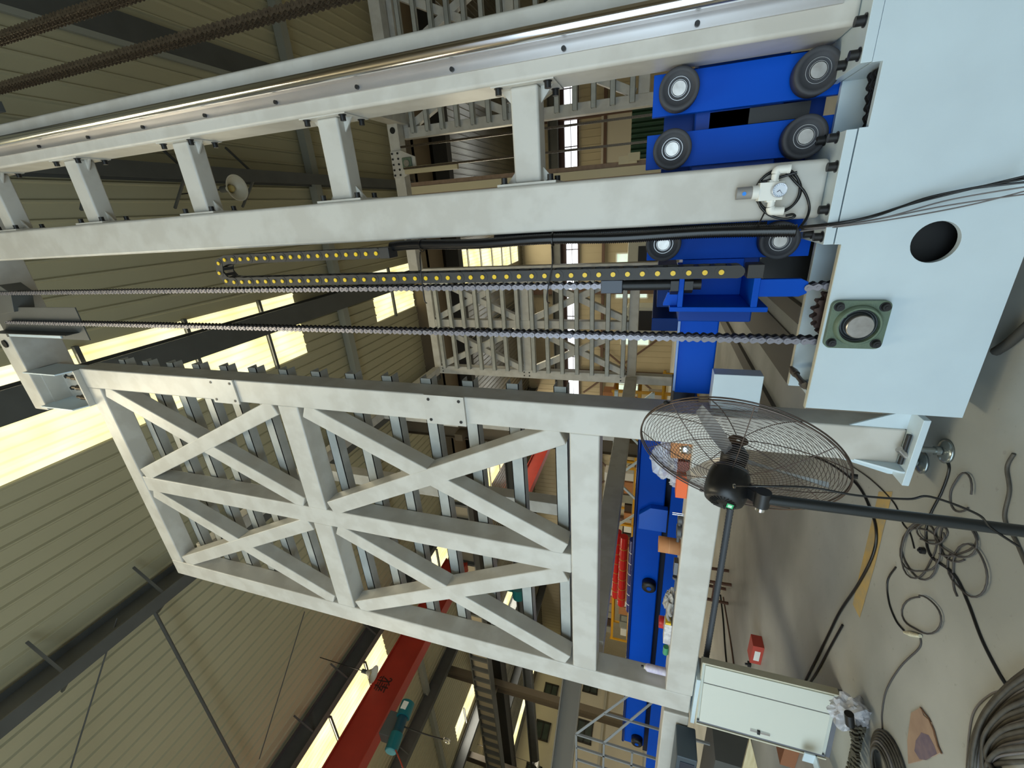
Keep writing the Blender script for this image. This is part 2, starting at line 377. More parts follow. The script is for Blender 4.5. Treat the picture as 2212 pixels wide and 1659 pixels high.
# cream door panel and green screen on the right of the end wall
wn_ = MB(); wn_.box((2.4, YE - .25, 3.2), (5.8, YE - .15, 5.25)); struct('door_1', wn_, mat('beige door panel', (178, 172, 156), .6))
# office windows on the far left wall
def office(y0, y1, z0, z1):
    wn[0] += 1; mb = MB(); mb.box((XL, y0, z0), (XL + .05, y1, z1)); struct('window_%d' % wn[0], mb, mat('dark office glass', (84, 94, 86), .15, rgb2=(60, 70, 66), scale=1.2))
    mb = MB()
    for yy in (y0, y1): mb.box((XL, yy - .07, z0 - .07), (XL + .12, yy + .07, z1 + .07))
    for zz in (z0, z1, (z0 + z1) / 2): mb.box((XL, y0, zz - .05), (XL + .12, y1, zz + .05))
    trim(mb, mat('dark window frame', (50, 48, 42), .5))
for y0 in (27.0, 23.4, 19.8): office(y0 - .75, y0 + .75, 8.5, 9.8)
for y0 in (28.9, 24.4, 20.0): office(y0 - .9, y0 + .9, 4.6, 6.0)
mb = MB()
for z in (7.3, 3.7): mb.box((XL, 4, z - .12), (XL + .3, YE, z + .12))
trim(mb, mat('pale pipe', (196, 190, 170), .5))

# ================================================================== STORAGE RACKS
RY = 2.55
def tubebox(a, b): m_ = MB(); m_.box(a, b); return m_
def shelf_rail(x0, x1, y0, y1, z, parent, front):
    """a rolled C channel lying along X; web faces the aisle"""
    m_ = MB(); h = .1; t = .006; w_ = y1 - y0
    yw = y0 if front else y1 - t
    m_.box((x0, yw, z - h / 2), (x1, yw + t, z + h / 2)); m_.box((x0, y0, z + h / 2 - t), (x1, y1, z + h / 2)); m_.box((x0, y0, z - h / 2), (x1, y1, z - h / 2 + t))
    return m_.build('shelf_rail', M_RAIL, parent)
def rack_frame(sx, y, inner, label, group=None, bench=True, z_low=0.15):
    """sx=-1: the tower left of the lift, +1 right.  y = front plane; inner=+1: shelf rails behind it, -1: in front"""
    X = lambda v: sx * v
    t = thing('rack_frame', (X(2.7), y, 0), label, 'rack', group); d = .2
    def member(name, a, b, bev=.012):
        return tubebox((X(a[0]), y + a[1], a[2]), (X(b[0]), y + b[1], b[2])).build(name, M_PAINT, t, bev, 3)
    member('column', (1.24, 0, z_low), (1.46, d, 7.2)); member('column', (3.87, 0, 1.0 if bench else 0), (4.1, d, 7.2)); 
    member('column', (2.56, .004, 2.0), (2.76, d - .004, 7.0))
    member('beam', (1.455, .002, 1.79), (3.875, d, 2.0)); member('beam', (1.455, .002, 7.0), (3.875, d - .002, 7.2))
    member('beam', (1.455, .003, 4.38), (2.565, d - .003, 4.6)); member('beam', (2.755, .003, 4.38), (3.875, d - .003, 4.6))
    if bench: member('beam', (1.455, .002, .99), (3.875, d, 1.205))
    for (xa, xb) in ((1.46, 2.56), (2.76, 3.87)):
        for (za, zb) in ((2.0, 4.38), (4.6, 7.0)):
            e = .055
            for (p0, p1, dy) in (((xa, za), (xb, zb), 0), ((xa, zb), (xb, za), .003)):
                q0 = Vector((p0[0], 0, p0[1])); q1 = Vector((p1[0], 0, p1[1])); dr = (q1 - q0).normalized(); q0 = q0 + dr * .06; q1 = q1 - dr * .06
                m_ = MB(); m_.bar((X(q0.x), y + .08 + dy, q0.z), (X(q1.x), y + .08 + dy, q1.z), .155 - dy, .15, (0, 1, 0)); m_.build('brace', M_PAINT, t, .01, 3)
    n = 14
    for k in range(n):
        z = 2.1 + .365 * k
        if inner > 0: shelf_rail(min(X(1.2), X(4.1)), max(X(1.2), X(4.1)), y + d + .005, y + d + .1, z, t, True)
        else: shelf_rail(min(X(1.32), X(3.9)), max(X(1.32), X(3.9)), y - .1, y - .005, z, t, True)
    return t
def splice(t, x0, x1, y, z0, z1):
    m_ = MB(); m_.box((x0, y - .016, z0), (x1, y, z1)); 
    p = m_.build('splice_plate', M_PAINT, t, .002)
    m_ = MB()
    for x in (x0 + .035, x1 - .035):
        for z in (z0 + .04, z1 - .04): m_.cyl((x, y - .02, z), (x, y - .015, z), .012, 12)
    m_.build('bolt_hole', M_BLACK, p)
near = rack_frame(-1, RY, 1, 'big pale grey cross-braced frame in front, beside the two long drive chains')
splice(near, -1.475, -1.235, RY - .003, 5.02, 5.33); splice(near, -1.475, -1.235, RY - .003, 2.77, 3.1)
# joint seam boxes and foot of the front column
m_ = MB(); m_.box((-1.53, RY - .1, .118), (-1.13, RY + .28, .15)); fp = m_.build('foot_plate', M_PLATE, near, .003)
for s, x in ((1, -1.24), (-1, -1.46)):
    m_ = MB(); m_.prism([[(0, 0), (.11 if s > 0 else .07, 0), (.11 if s > 0 else .07, .02), (0, .26)]], (x, RY + .01, .15), (s, 0, 0), (0, 0, 1), (0, 1, 0), .012); m_.build('gusset', M_PLATE, near, .001)
m_ = MB(); m_.prism([[(0, 0), (.09, 0), (.09, .02), (0, .2)]], (-1.46, RY, .15), (0, -1, 0), (0, 0, 1), (1, 0, 0), .012)
m_.build('gusset', M_PLATE, near, .001)
m_ = MB(); m_.cyl((-1.42, RY - .055, .165), (-1.24, RY - .055, .165), .012, 10); m_.build('slot_bolt', M_BLACK, near)
m_ = MB(); m_.cyl((-1.37, RY - .055, .15), (-1.33, RY - .055, .19), .018, 12); m_.build('hex_nut', M_STEEL, near)
for (x, y, lb) in ((-1.31, RY - .075, 'round chromed levelling foot nearest the fan pole cable, under the front column'), (-1.47, RY + .07, 'smaller-looking levelling foot behind the first, under the front column')):
    t = thing('levelling_foot', (x, y, 0), lb, 'levelling foot', 'levelling feet under the front column')
    m_ = MB(); m_.lathe((x, y, 0), Z_, [(0, .0), (.062, 0), (.064, .01), (.05, .018), (.02, .026), (0, .026)], 30); m_.build('pad', mat('zinc foot', (150, 158, 158), .25, .8), t)
    m_ = MB(); m_.cyl((x, y, .024), (x, y, .118), .016, 16); m_.cyl((x, y, .03), (x, y, .05), .026, 6); m_.build('stem', mat('zinc foot', (150, 158, 158), .25, .8), t)
FY = 9.85
far = rack_frame(-1, FY, -1, 'distant left frame of grey slats over crossed braces, seen behind the two drive chains', None, False, 0)
m_ = MB()
for z in (6.95, 4.45, 2.0):
    for dz in (0, .14):
        for dx in (0, .09): m_.cyl((-4.03 + dx, FY - .012, z + dz), (-4.03 + dx, FY + .01, z + dz), .017, 10)
m_.build('bolt', M_BLACK, far)
farr = rack_frame(1, FY, -1, 'distant right frame of grey slats seen past the outer edge of the polished rail column', None, False, 0)
farr.location.x += .42
# tie beams and side posts joining front and rear frames
def tie(x, z0, z1, y0, y1, label):
    m_ = MB(); m_.box((x - .1, y0, z0), (x + .1, y1, z1)); o = m_.build('tie_beam', M_PAINT, None, .01, 3); tag(o, label, 'beam'); return o
tie(-3.98, 7.0, 7.18, RY + .305, FY - .11, 'long grey beam high up joining the front and far left frames')
tie(-3.98, 1.76, 2.02, RY + .305, FY - .11, 'long dark grey underside beam low down running back to the far left frame')
tie(2.02, 6.98, 7.3, 6.6, FY - .01, 'slanting grey beam meeting the far right frame near its top left corner')
for y, lb in ((4.85, 'pale post with bolted plates seen through the lower window of the front frame, nearer one'), (7.1, 'pale post with bolted plates seen through the front frame, farther one beside its right column')):
    t = thing('side_post', (-3.98, y, 2.02), lb, 'post', None)
    m_ = MB(); m_.box((-4.08, y - .1, 2.02), (-3.88, y + .1, 6.998)); m_.build('post', M_PAINT, t, .01)
    for z in (3.4, 5.2):
        m_ = MB(); m_.box((-4.095, y - .115, z), (-3.865, y - .1, z + .5)); pp = m_.build('splice_plate', M_PAINT, t)
        m_ = MB()
        for x in (-4.05, -3.91):
            for zz in (z + .06, z + .16, z + .34, z + .44): m_.cyl((x, y - .12, zz), (x, y - .114, zz), .014, 8)
        m_.build('bolt', M_BLACK, pp)

# ================================================================== LIFT MACHINE
BY = 2.30
base = thing('drive_housing', (-.1, 2.5, 0), 'large white steel plate housing at the foot of the lift with a green flange bearing', 'machine')
outl = [(-1.035, .095), (1.35, .095), (1.35, .756), (.43, .756), (.43, .722), (.213, .722), (.213, .752), (-.236, .752), (-.236, .727), (-1.035, .727)]
hole = [(a, b) for a, b in circ(-.241, .395, .083, 40, True)]
m_ = MB(); m_.prism([outl, hole], (0, BY, 0), (1, 0, 0), (0, 0, 1), (0, 1, 0), .028); m_.build('front_plate', M_PLATE, base, .0015)
outb = [(-1.045, .095), (1.35, .095), (1.35, .75), (-.236, .75), (-.236, .727), (-1.045, .727)]
m_ = MB(); m_.prism([outb], (0, 2.62, 0), (1, 0, 0), (0, 0, 1), (0, 1, 0), .028); m_.build('rear_plate', M_PLATE, base, .0015)
for a, b in (((-1.03, 2.329, .116), (-1.01, 2.618, .68)), ((.191, 2.329, .3), (.212, 2.618, .752)), ((.432, 2.329, .3), (.45, 2.618, .752)), ((-1.03, 2.329, .095), (1.35, 2.618, .115))):
    m_ = MB(); m_.box(a, b); m_.build('end_plate', M_PLATE, base)
for y in (2.299, 2.619): m_ = MB(); m_.box((-1.037, y, .7255), (-.24, y + .029, .7285)); m_.build('bare_edge', M_BARE, base)
m_ = MB(); m_.cyl((-.93, 2.35, .735), (-.93, 2.6, .735), .013, 12); m_.cyl((-.93, 2.5, .735), (-.93, 2.56, .735), .02, 6); m_.cyl((-.93, 2.34, .735), (-.93, 2.38, .735), .02, 6); m_.build('tension_bolt', M_OIL, base)
m_ = MB(); m_.cyl((-.24, 2.42, .4), (-.24, 2.6, .4), .15, 24); m_.build('hole_shade_core', mat('black hole shade', (12, 12, 13), .6), base)  # black cylinder added to paint the shade inside the plate hole
# flange bearing
bc = Vector((-.592, BY, .604))
hw, hh, rr = .112, .113, .028
def rrect(hw, hh, rr, n=6):
    p = []
    for (cx, cz, a0) in ((hw - rr, hh - rr, 0), (-hw + rr, hh - rr, 90), (-hw + rr, -hh + rr, 180), (hw - rr, -hh + rr, 270)):
        for k in range(n + 1): a = math.radians(a0 + 90 * k / n); p.append((cx + rr * math.cos(a), cz + rr * math.sin(a)))
    return p
m_ = MB(); m_.prism([rrect(hw, hh, rr), circ(0, 0, .074, 32, True)], bc, (1, 0, 0), (0, 0, 1), (0, -1, 0), .026)
m_.lathe(bc, (0, -1, 0), [(.074, .026), (.094, .026), (.09, .044), (.084, .05), (.077, .05), (.074, .02)], 40)
m_.cyl(bc + Vector((.045, -.026, .062)), bc + Vector((.045, -.04, .062)), .009, 10)
fb = m_.build('flange_bearing', M_GREEN, base, .004)
m_ = MB(); m_.lathe(bc, (0, -1, 0), [(.076, .0), (.076, .03), (.07, .032), (.07, .018), (.058, .018), (.058, .03), (.05, .03)], 36); m_.build('bearing_ring', mat('dark bearing steel', (70, 74, 76), .35, .6), fb)
m_ = MB(); m_.cyl(bc, bc + Vector((0, -.058, 0)), .053, 40); m_.cyl(bc + Vector((0, -.058, 0)), bc + Vector((0, -.061, 0)), .053, 40, .05); m_.build('shaft', M_STEEL, fb)
for sx in (-1, 1):
    for sz in (-1, 1):
        m_ = MB(); c = bc + Vector((sx * .085, -.026, sz * .086)); m_.cyl(c, c + Vector((0, -.003, 0)), .021, 18); m_.cyl(c, c + Vector((0, -.022, 0)), .0155, 18); m_.cyl(c + Vector((0, -.022, 0)), c + Vector((0, -.026, 0)), .008, 8); m_.build('bolt', M_BLACK, fb)
m_ = MB(); m_.cyl(bc, bc + Vector((0, .33, 0)), .044, 20); m_.build('drive_shaft', M_STEEL, base)
# sprocket
spr = MB(); SC = Vector((-.563, 2.40, .604)); SR = .140
def gear(mb, c, r, t, n, y):
    pts = []
    for k in range(n * 4):
        a = 2 * math.pi * k / (n * 4); rr_ = r + (.010 if k % 4 in (0, 1) else -.008); pts.append((rr_ * math.cos(a), rr_ * math.sin(a)))
    mb.prism([pts], (c.x, y, c.z), (1, 0, 0), (0, 0, 1), (0, 1, 0), t)
gear(spr, SC, SR, .012, 22, 2.377); gear(spr, SC, SR, .012, 22, 2.423); spr.cyl((SC.x, 2.365, SC.z), (SC.x, 2.45, SC.z), .08, 24)
spr.build('sprocket', mat('rusty sprocket', (84, 66, 58), .45, .6, rgb2=(60, 48, 44), scale=30), base)
# mast foot plates
for x0, x1, fl in ((-.235, .21, 'V'), (.432, 1.2, 'U')):
    m_ = MB(); m_.box((x0, BY - .001, .757), (x1, 2.82, .795)); m_.build('mast_foot_plate', M_PLATE, base, .002)
for (px, py) in ((1808, 359), (1790, 453), (1776, 512), (1752, 505), (1806, 297), (1780, 303), (1866, 44), (1854, 117), (1824, 140)):
    p = P(px, py, Z=.80); p.y = max(p.y, BY + .03); m_ = MB(); bolt(m_, (p.x, p.y, .795), r=.0175, h=.034); m_.build('foot_bolt', M_BLACK, base)
# masts
MY0, MY1, ZT = 2.41, 2.68, 7.66
def mast(x0, x1, label, rail):
    t = thing('lift_mast', ((x0 + x1) / 2, (MY0 + MY1) / 2, .795), label, 'column', 'columns of the lift')
    m_ = MB(); m_.box((x0, MY0, .795), (x1, MY1, ZT)); m_.build('post', M_PAINT, t, .02, 4)
    if rail:
        cx = x0 + rail
        m_ = MB(); m_.box((cx - .08, MY0 - .012, .86), (cx + .05, MY0, ZT)); m_.prism([[(-.026, 0), (.026, 0), (.014, .045), (-.014, .045)]], (cx, MY0 - .012, .86), (1, 0, 0), (0, -1, 0), (0, 0, 1), ZT - .86)
        rp = m_.build('rail_base', M_ALU, t, .001)
        m_ = MB(); m_.cyl((cx, MY0 - .078, .86), (cx, MY0 - .078, ZT), .031, 28); m_.build('rail_rod', M_CHROME, t)
        z = 1.39
        while z < 7.6:
            for s in (-1,):
                m_ = MB(); m_.cyl((cx + s * .062, MY0 - .012, z), (cx + s * .062, MY0 - .026, z), .011, 12); m_.build('rail_bolt', M_BLACK, rp)
            z += .575
    else:
        m_ = MB(); m_.build
    return t
vm = mast(-.128, .118, 'broad pale grey column in the middle carrying the air regulator near its foot', 0)
um = mast(.585, .875, 'pale grey column carrying a polished round rail along its whole length', .155)
# spacer bars between the masts
for z, lb in ((2.19, 'lowest spacer bar between the two lift columns, above the blue rollers'), (3.42, 'second spacer bar up between the two lift columns'), (4.66, 'third spacer bar up, just past the hanging bell lamp'), (5.86, 'fourth spacer bar up between the two lift columns'), (7.02, 'topmost spacer bar, cut by the picture edge')):
    t = thing('spacer_bar', (.355, 2.55, z), lb, 'spacer bar', 'spacer bars between the lift columns')
    m_ = MB(); m_.box((.13, 2.47, z - .075), (.58, 2.6, z + .075)); m_.build('tube', M_PAINT, t, .014, 3)
    for s, xa, xb in ((1, .118, .131), (-1, .579, .592)):
        m_ = MB(); m_.box((xa, 2.43, z - .165), (xb, 2.665, z + .165)); m_.build('end_plate', M_PAINT, t, .001)
        x = xb if s > 0 else xa
        for k in (-1, 1):
            m_ = MB(); m_.prism([[(0, 0), (.075, 0), (0, .065)]], (x, 2.53, z + k * .075), (s, 0, 0), (0, 0, k), (0, 1, 0), .01); m_.build('gusset', M_PAINT, t)
            for y in (2.455, 2.635):
                m_ = MB(); bolt(m_, (x, y, z + k * .13), (s, 0, 0), .0165, .032); m_.build('bolt', M_BLACK, t)
# top beam and its bracket
tb = thing('top_beam', (-.2, 2.45, 7.8), 'shaded grey top beam at the upper end of the chains, with round holes', 'beam')
m_ = MB(); m_.box((-1.72, 2.42, 7.82), (1.5, 2.82, 8.06)); m_.build('box_beam', M_PAINT, tb, .012, 3)
m_ = MB()
for x in (-.95, -.45): m_.cyl((x, 2.405, 7.94), (x, 2.421, 7.94), .04, 24)
m_.build('round_hole', mat('hole shadow black', (14, 14, 14), .8), tb)
br = thing('corner_bracket', (-1.45, 2.5, 7.2), 'bolted steel corner bracket joining the top beam and the front frame', 'bracket')
m_ = MB(); m_.box((-1.66, 2.66, 7.202), (-1.25, 2.675, 7.82)); m_.build('back_plate', M_PAINT, br)
for z in (7.202, 7.8): m_ = MB(); m_.box((-1.66, 2.5, z), (-1.25, 2.7, z + .02)); m_.build('end_plate', M_PAINT, br)
for x in (-1.66, -1.262):
    m_ = MB(); m_.prism([[(0, 0), (.28, 0), (.28, .55), (.12, .617), (0, .617)]], (x, 2.66, 7.82), (0, -1, 0), (0, 0, -1), (1, 0, 0), .012); m_.build('side_plate', M_PLATE, br)
for x in (-1.54, -1.4):
    for z in (7.62, 7.72):
        m_ = MB(); bolt(m_, (x, 2.66, z), (0, -1, 0), .02, .02, 6); m_.build('bolt', M_BLACK, br)
for x in (-1.57, -1.455, -1.34):
    m_ = MB(); m_.cyl((x, 2.53, 7.222), (x, 2.53, 7.40), .018, 10)
    for k in range(4): m_.cyl((x, 2.53, 7.225 + k * .026), (x, 2.53, 7.243 + k * .026), .032, 6)
    m_.build('stud', M_OIL, br)
# chain guard and idler bracket hanging from the top beam
cg = thing('chain_guard', (-.7, 2.4, 7.2), 'perforated pale strip and dark guard plate around the upper end of the left chain', 'guard')
m_ = MB(); m_.box((-.86, 2.40, 6.9), (-.80, 2.41, 7.75)); st = m_.build('strip', M_PLATE, cg)
m_ = MB()
for k in range(9): m_.box((-.834, 2.397, 6.98 + k * .09), (-.826, 2.4, 7.0 + k * .09))
m_.build('slot', M_BLACK, st)
m_ = MB(); m_.box((-.87, 2.41, 6.5), (-.56, 2.42, 7.82)); m_.box((-.80, 2.3, 6.6), (-.795, 2.41, 7.8)); m_.build('guard_plate', M_GIRD, cg)
ib = thing('idler_housing', (-.5, 2.4, 7.5), 'dark shaded idler housing between the tops of the two chains', 'housing')
m_ = MB(); m_.prism([[(-.28, 0), (-.02, 0), (.02, -.4), (-.06, -.52), (-.24, -.42)]], (-.36, 2.38, 7.82), (1, 0, 0), (0, 0, 1), (0, 1, 0), .16); m_.build('housing_plate', M_GIRD, ib, .004)

# ================================================================== CHAINS
def link_plate(mb, a, b, y, t, r, waist=.5):
    a, b = V3(a), V3(b); d = (b - a); L = d.length; d.normalize(); n = Vector((-d.z, 0, d.x)); pts = []
    for k in range(7):
        th = math.pi / 2 + math.pi * k / 6; pts.append((r * math.cos(th), r * math.sin(th)))
    pts.append((L / 2, -r * waist))
    for k in range(7):
        th = -math.pi / 2 + math.pi * k / 6; pts.append((L + r * math.cos(th), r * math.sin(th)))
    pts.append((L / 2, r * waist))
    vs = [a + d * p[0] + n * p[1] + Vector((0, y - a.y, 0)) for p in pts]; vs2 = [v + Vector((0, t, 0)) for v in vs]; c = len(vs)
    mb.add(vs + vs2, [tuple(range(c)), tuple(range(2 * c - 1, c - 1, -1))] + [(i, (i + 1) % c, (i + 1) % c + c, i + c) for i in range(c)])
def chain(name, pts, y, label, parent=None, rows=2, r=.0165, gap=.045, light=True, dm=None):
    L = [(pts[i + 1] - pts[i]).length for i in range(len(pts) - 1)]; tot = sum(L); pitch = .0381; n = int(tot / pitch)
    P_ = []; acc = 0; i = 0
    for k in range(n + 1):
        s = k * pitch
        while i < len(L) - 1 and acc + L[i] < s: acc += L[i]; i += 1
        P_.append(pts[i].lerp(pts[i + 1], min(1, (s - acc) / L[i])))
    t = thing(name, P_[0], label, 'chain', 'drive chains of the lift')
    for row in range(rows):
        yo = y + row * gap; mo = MB(); mp = MB()
        for k in range(n):
            a, b = P_[k], P_[k + 1]
            if k % 2 == 0: link_plate(mo, a, b, yo, .004, r); link_plate(mo, a, b, yo + .034, .004, r)
            else: link_plate(mo, a, b, yo + .006, .004, r * .86); link_plate(mo, a, b, yo + .028, .004, r * .86)
        for k in range(n + 1):
            p = P_[k]; mp.cyl((p.x, yo - .003, p.z), (p.x, yo + .04, p.z), .006, 8)
            mp.cyl((p.x, yo + .010, p.z), (p.x, yo + .028, p.z), .0115, 8)
        mo.build('link_plates', (dm or (M_LINK if row == 0 and light else M_LINKD)), t)  # rear row takes the dark steel, its shade put into the colour
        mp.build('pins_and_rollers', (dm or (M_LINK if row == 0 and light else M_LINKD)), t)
    return t
CX1, CX2 = -.418, -.703
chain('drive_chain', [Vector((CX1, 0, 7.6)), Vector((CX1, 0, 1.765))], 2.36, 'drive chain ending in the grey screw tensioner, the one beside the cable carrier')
arc = [Vector((-.437, 0, .80)), Vector((-.424, 0, .62))]
for k in range(0, 13):
    a = -math.pi * k / 12; arc.append(Vector((SC.x + SR * math.cos(a), 0, SC.z + SR * math.sin(a))))
arc.append(Vector((CX2, 0, .75))); arc.append(Vector((CX2, 0, 7.6)))
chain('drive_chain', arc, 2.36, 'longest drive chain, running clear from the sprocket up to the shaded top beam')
for x, lb in ((1.075, 'big roller chain crossing the upper corner, the longer of the two there'), (1.335, 'big roller chain crossing the very corner of the picture, the shorter of the two there')):
    chain('drive_chain', [Vector((x, 0, 2.6)), Vector((x, 0, 7.7))], 2.36, lb, light=False, r=.021, gap=.052, dm=M_OIL)
chain('drive_chain', [Vector((.225, 0, .67)), Vector((.42, 0, .69))], 2.40, 'short piece of dark chain lying in the notch of the white base box', light=False)
for x, lb in ((1.42, 'distant dark chain seen between the two columns, upper one'), (1.0, 'distant dark chain seen between the two columns, lower one')):
    t = thing('far_chain', (x, 9.3, 1), lb, 'chain', 'distant chains')
    mo = MB(); z = 0.0
    while z < 6.9: mo.box((x - .02, 9.28, z), (x + .02, 9.32, z + .034)); mo.box((x - .012, 9.27, z + .02), (x + .012, 9.33, z + .04)); z += .0381
    mo.build('links', M_OIL, t)

# ================================================================== CARRIAGE
cr = thing('lift_carriage', (-.1, 2.9, .8), 'blue lift carriage with dark rubber rollers between the columns', 'carriage')
RYF = 2.56
for (px, py) in ((1467, 191), (1452, 322), (1433, 527), (1768, 152), (1740, 295), (1685, 520)):
    c = P(px, py, Y=RYF)
    m_ = MB(); m_.lathe((c.x, RYF, c.z), (0, 1, 0), [(.036, .004), (.07, .004), (.072, .0), (.088, .0), (.092, .004), (.092, .075), (.06, .078), (0, .078)], 44)
    ro = m_.build('roller', M_RUBBER, cr)
    m_ = MB(); m_.ring((c.x, RYF + .001, c.z), (0, 1, 0), .0475, .0495, .004, 36); m_.ring((c.x, RYF - .001, c.z), (0, 1, 0), .034, .036, .006, 30); m_.build('retaining_ring', mat('ring steel', (170, 170, 172), .3, .8), ro)
    m_ = MB(); m_.cyl((c.x, RYF - .005, c.z), (c.x, RYF + .02, c.z), .031, 32); m_.build('shaft_end', M_STEEL, ro)
def bl(a, b, name='side_plate', mm=None, bev=.002): m = MB(); m.box(a, b); return m.build(name, mm or M_BLUE, cr, bev)
bl((.392, 2.66, .70), (.575, 2.70, 1.56)); bl((.15, 2.66, .72), (.312, 2.70, 1.58)); bl((-.325, 2.66, .74), (-.13, 2.70, 1.55))
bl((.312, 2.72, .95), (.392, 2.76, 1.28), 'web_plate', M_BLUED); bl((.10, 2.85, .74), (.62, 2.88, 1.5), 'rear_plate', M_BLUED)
m_ = MB(); m_.box((.318, 2.70, .84), (.386, 2.718, 1.1)); m_.build('recess_shade', M_BLACK, cr)  # black block paints shade into the gap between the side plates
bl((-.70, 2.82, 1.10), (-1.22, 3.02, 1.33), 'cross_beam', None, .012); bl((-.72, 2.805, 1.325), (-1.2, 2.82, 1.34), 'clear_edge', mat('pale blue edge', (120, 150, 205), .3))
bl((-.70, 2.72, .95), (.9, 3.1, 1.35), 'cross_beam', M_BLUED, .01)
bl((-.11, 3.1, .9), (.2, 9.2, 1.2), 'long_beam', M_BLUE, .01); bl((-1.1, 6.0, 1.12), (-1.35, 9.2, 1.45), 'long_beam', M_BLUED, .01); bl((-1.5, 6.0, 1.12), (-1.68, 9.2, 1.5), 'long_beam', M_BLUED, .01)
# open-fronted bracket carrying the chain tensioner
def bl2(a, b): return bl(a, b, 'bracket_plate', None, .003)
bl2((-.555, 2.36, .955), (-.53, 2.70, 1.415)); bl2((-.53, 2.36, 1.352), (-.345, 2.70, 1.378)); bl2((-.53, 2.36, 1.005), (-.385, 2.70, 1.035)); bl2((-.53, 2.68, 1.035), (-.33, 2.70, 1.352))
m_ = MB(); m_.prism([[(0, 0), (.07, 0), (.07, .05), (.012, .07), (0, .07)]], (-.53, 2.40, 1.378), (1, 0, 0), (0, 0, 1), (0, 1, 0), .012); m_.build('gusset', M_BLUE, cr)
m_ = MB(); m_.prism([[(-.48, 1.006), (-.395, 1.006), (-.395, .83), (-.41, .80), (-.465, .80), (-.48, .83)]], (0, 2.372, 0), (1, 0, 0), (0, 0, 1), (0, 1, 0), .03); m_.build('chain_lug', M_BLUE, cr, .002)
ts = thing('chain_tensioner', (-.42, 2.38, 1.37), 'dark grey screw tensioner joining a drive chain to the blue carriage bracket', 'tensioner')
m_ = MB(); m_.box((-.456, 2.355, 1.66), (-.385, 2.425, 1.775)); m_.build('clevis_block', mat('blackened steel block', (72, 76, 84), .45, .4), ts, .004)
m_ = MB(); m_.cyl((-.418, 2.39, 1.40), (-.418, 2.39, 1.66), .027, 20)
z = 1.405
while z < 1.65: m_.ring((-.418, 2.39, z), Z_, .026, .029, .003, 20); z += .006
m_.build('threaded_rod', M_BLACK, ts)
m_ = MB(); m_.cyl((-.418, 2.39, 1.379), (-.418, 2.39, 1.418), .052, 6); m_.build('hex_nut', M_BLACK, ts, .002)
m_ = MB(); m_.cyl((-.418, 2.39, 1.31), (-.418, 2.39, 1.351), .045, 6); m_.build('hex_nut', M_BLACK, ts, .002)
m_ = MB(); m_.cyl((-.418, 2.39, 1.27), (-.418, 2.39, 1.31), .027, 16); m_.build('threaded_rod', M_BLACK, ts)

# black motor / pulley seen below the carriage
mo_ = thing('winch_motor', (-.42, 3.0, .75), 'dark round winch drum with chrome tube behind the blue bracket', 'motor')
m_ = MB(); m_.cyl((-.36, 2.85, .76), (-.36, 3.2, .76), .17, 28); m_.build('drum', M_HOSE, mo_, .01)
m_ = MB(); m_.tube([(-.26, 2.8, 1.12), (-.31, 2.85, .98), (-.40, 2.9, .86)], .025, 12); m_.build('chrome_tube', M_CHROME, mo_)

# ================================================================== CABLE CARRIER
cc = thing('cable_carrier', (-.24, 2.38, 3.0), 'black plastic cable carrier with a row of yellow pins, looped over at its upper end', 'cable carrier')
CA, CB, ZTOP = -.195, -.352, 4.43; pit = .0745; CR_ = (CA - CB) / 2
path = [Vector((CA, 0, 3.15)), Vector((CA, 0, ZTOP))] + [Vector(((CA + CB) / 2 + CR_ * math.cos(math.pi * k / 16), 0, ZTOP + CR_ * math.sin(math.pi * k / 16))) for k in range(1, 17)] + [Vector((CB, 0, 1.06))]
L = [(path[i + 1] - path[i]).length for i in range(len(path) - 1)]; n = int(sum(L) / pit); acc = 0; i = 0; PP = []
for k in range(n + 1):
    s = k * pit
    while i < len(L) - 1 and acc + L[i] < s: acc += L[i]; i += 1
    PP.append(path[i].lerp(path[i + 1], min(1, (s - acc) / L[i])))
for k in range(n):
    a, b = PP[k], PP[k + 1]; d = (b - a).normalized(); m_ = MB(); y0 = 2.345 if k % 2 else 2.343
    link_plate(m_, a, b, y0, .012, .031, .96); link_plate(m_, a, b, y0 + .085, .008, .031, .96)
    c = a.lerp(b, .5); nn = Vector((-d.z, 0, d.x))
    for s in (-1, 1):
        q0 = c + nn * (s * .027); m_.bar((q0.x, y0 + .01, q0.z), (q0.x, y0 + .088, q0.z), .02, .004, tuple(nn))
    lk = m_.build('carrier_link', M_CAR, cc)
    m_ = MB(); m_.cyl((a.x, 2.3425, a.z), (a.x, 2.336, a.z), .0125, 16); m_.build('yellow_pin', M_YEL, lk)
for (x, z0, z1) in ((CA, 3.06, 3.13), (CB, 1.0, 1.072)):
    m_ = MB(); m_.box((x - .033, 2.342, z0), (x + .033, 2.44, z1)); m_.build('end_bracket', M_CAR, cc, .004)
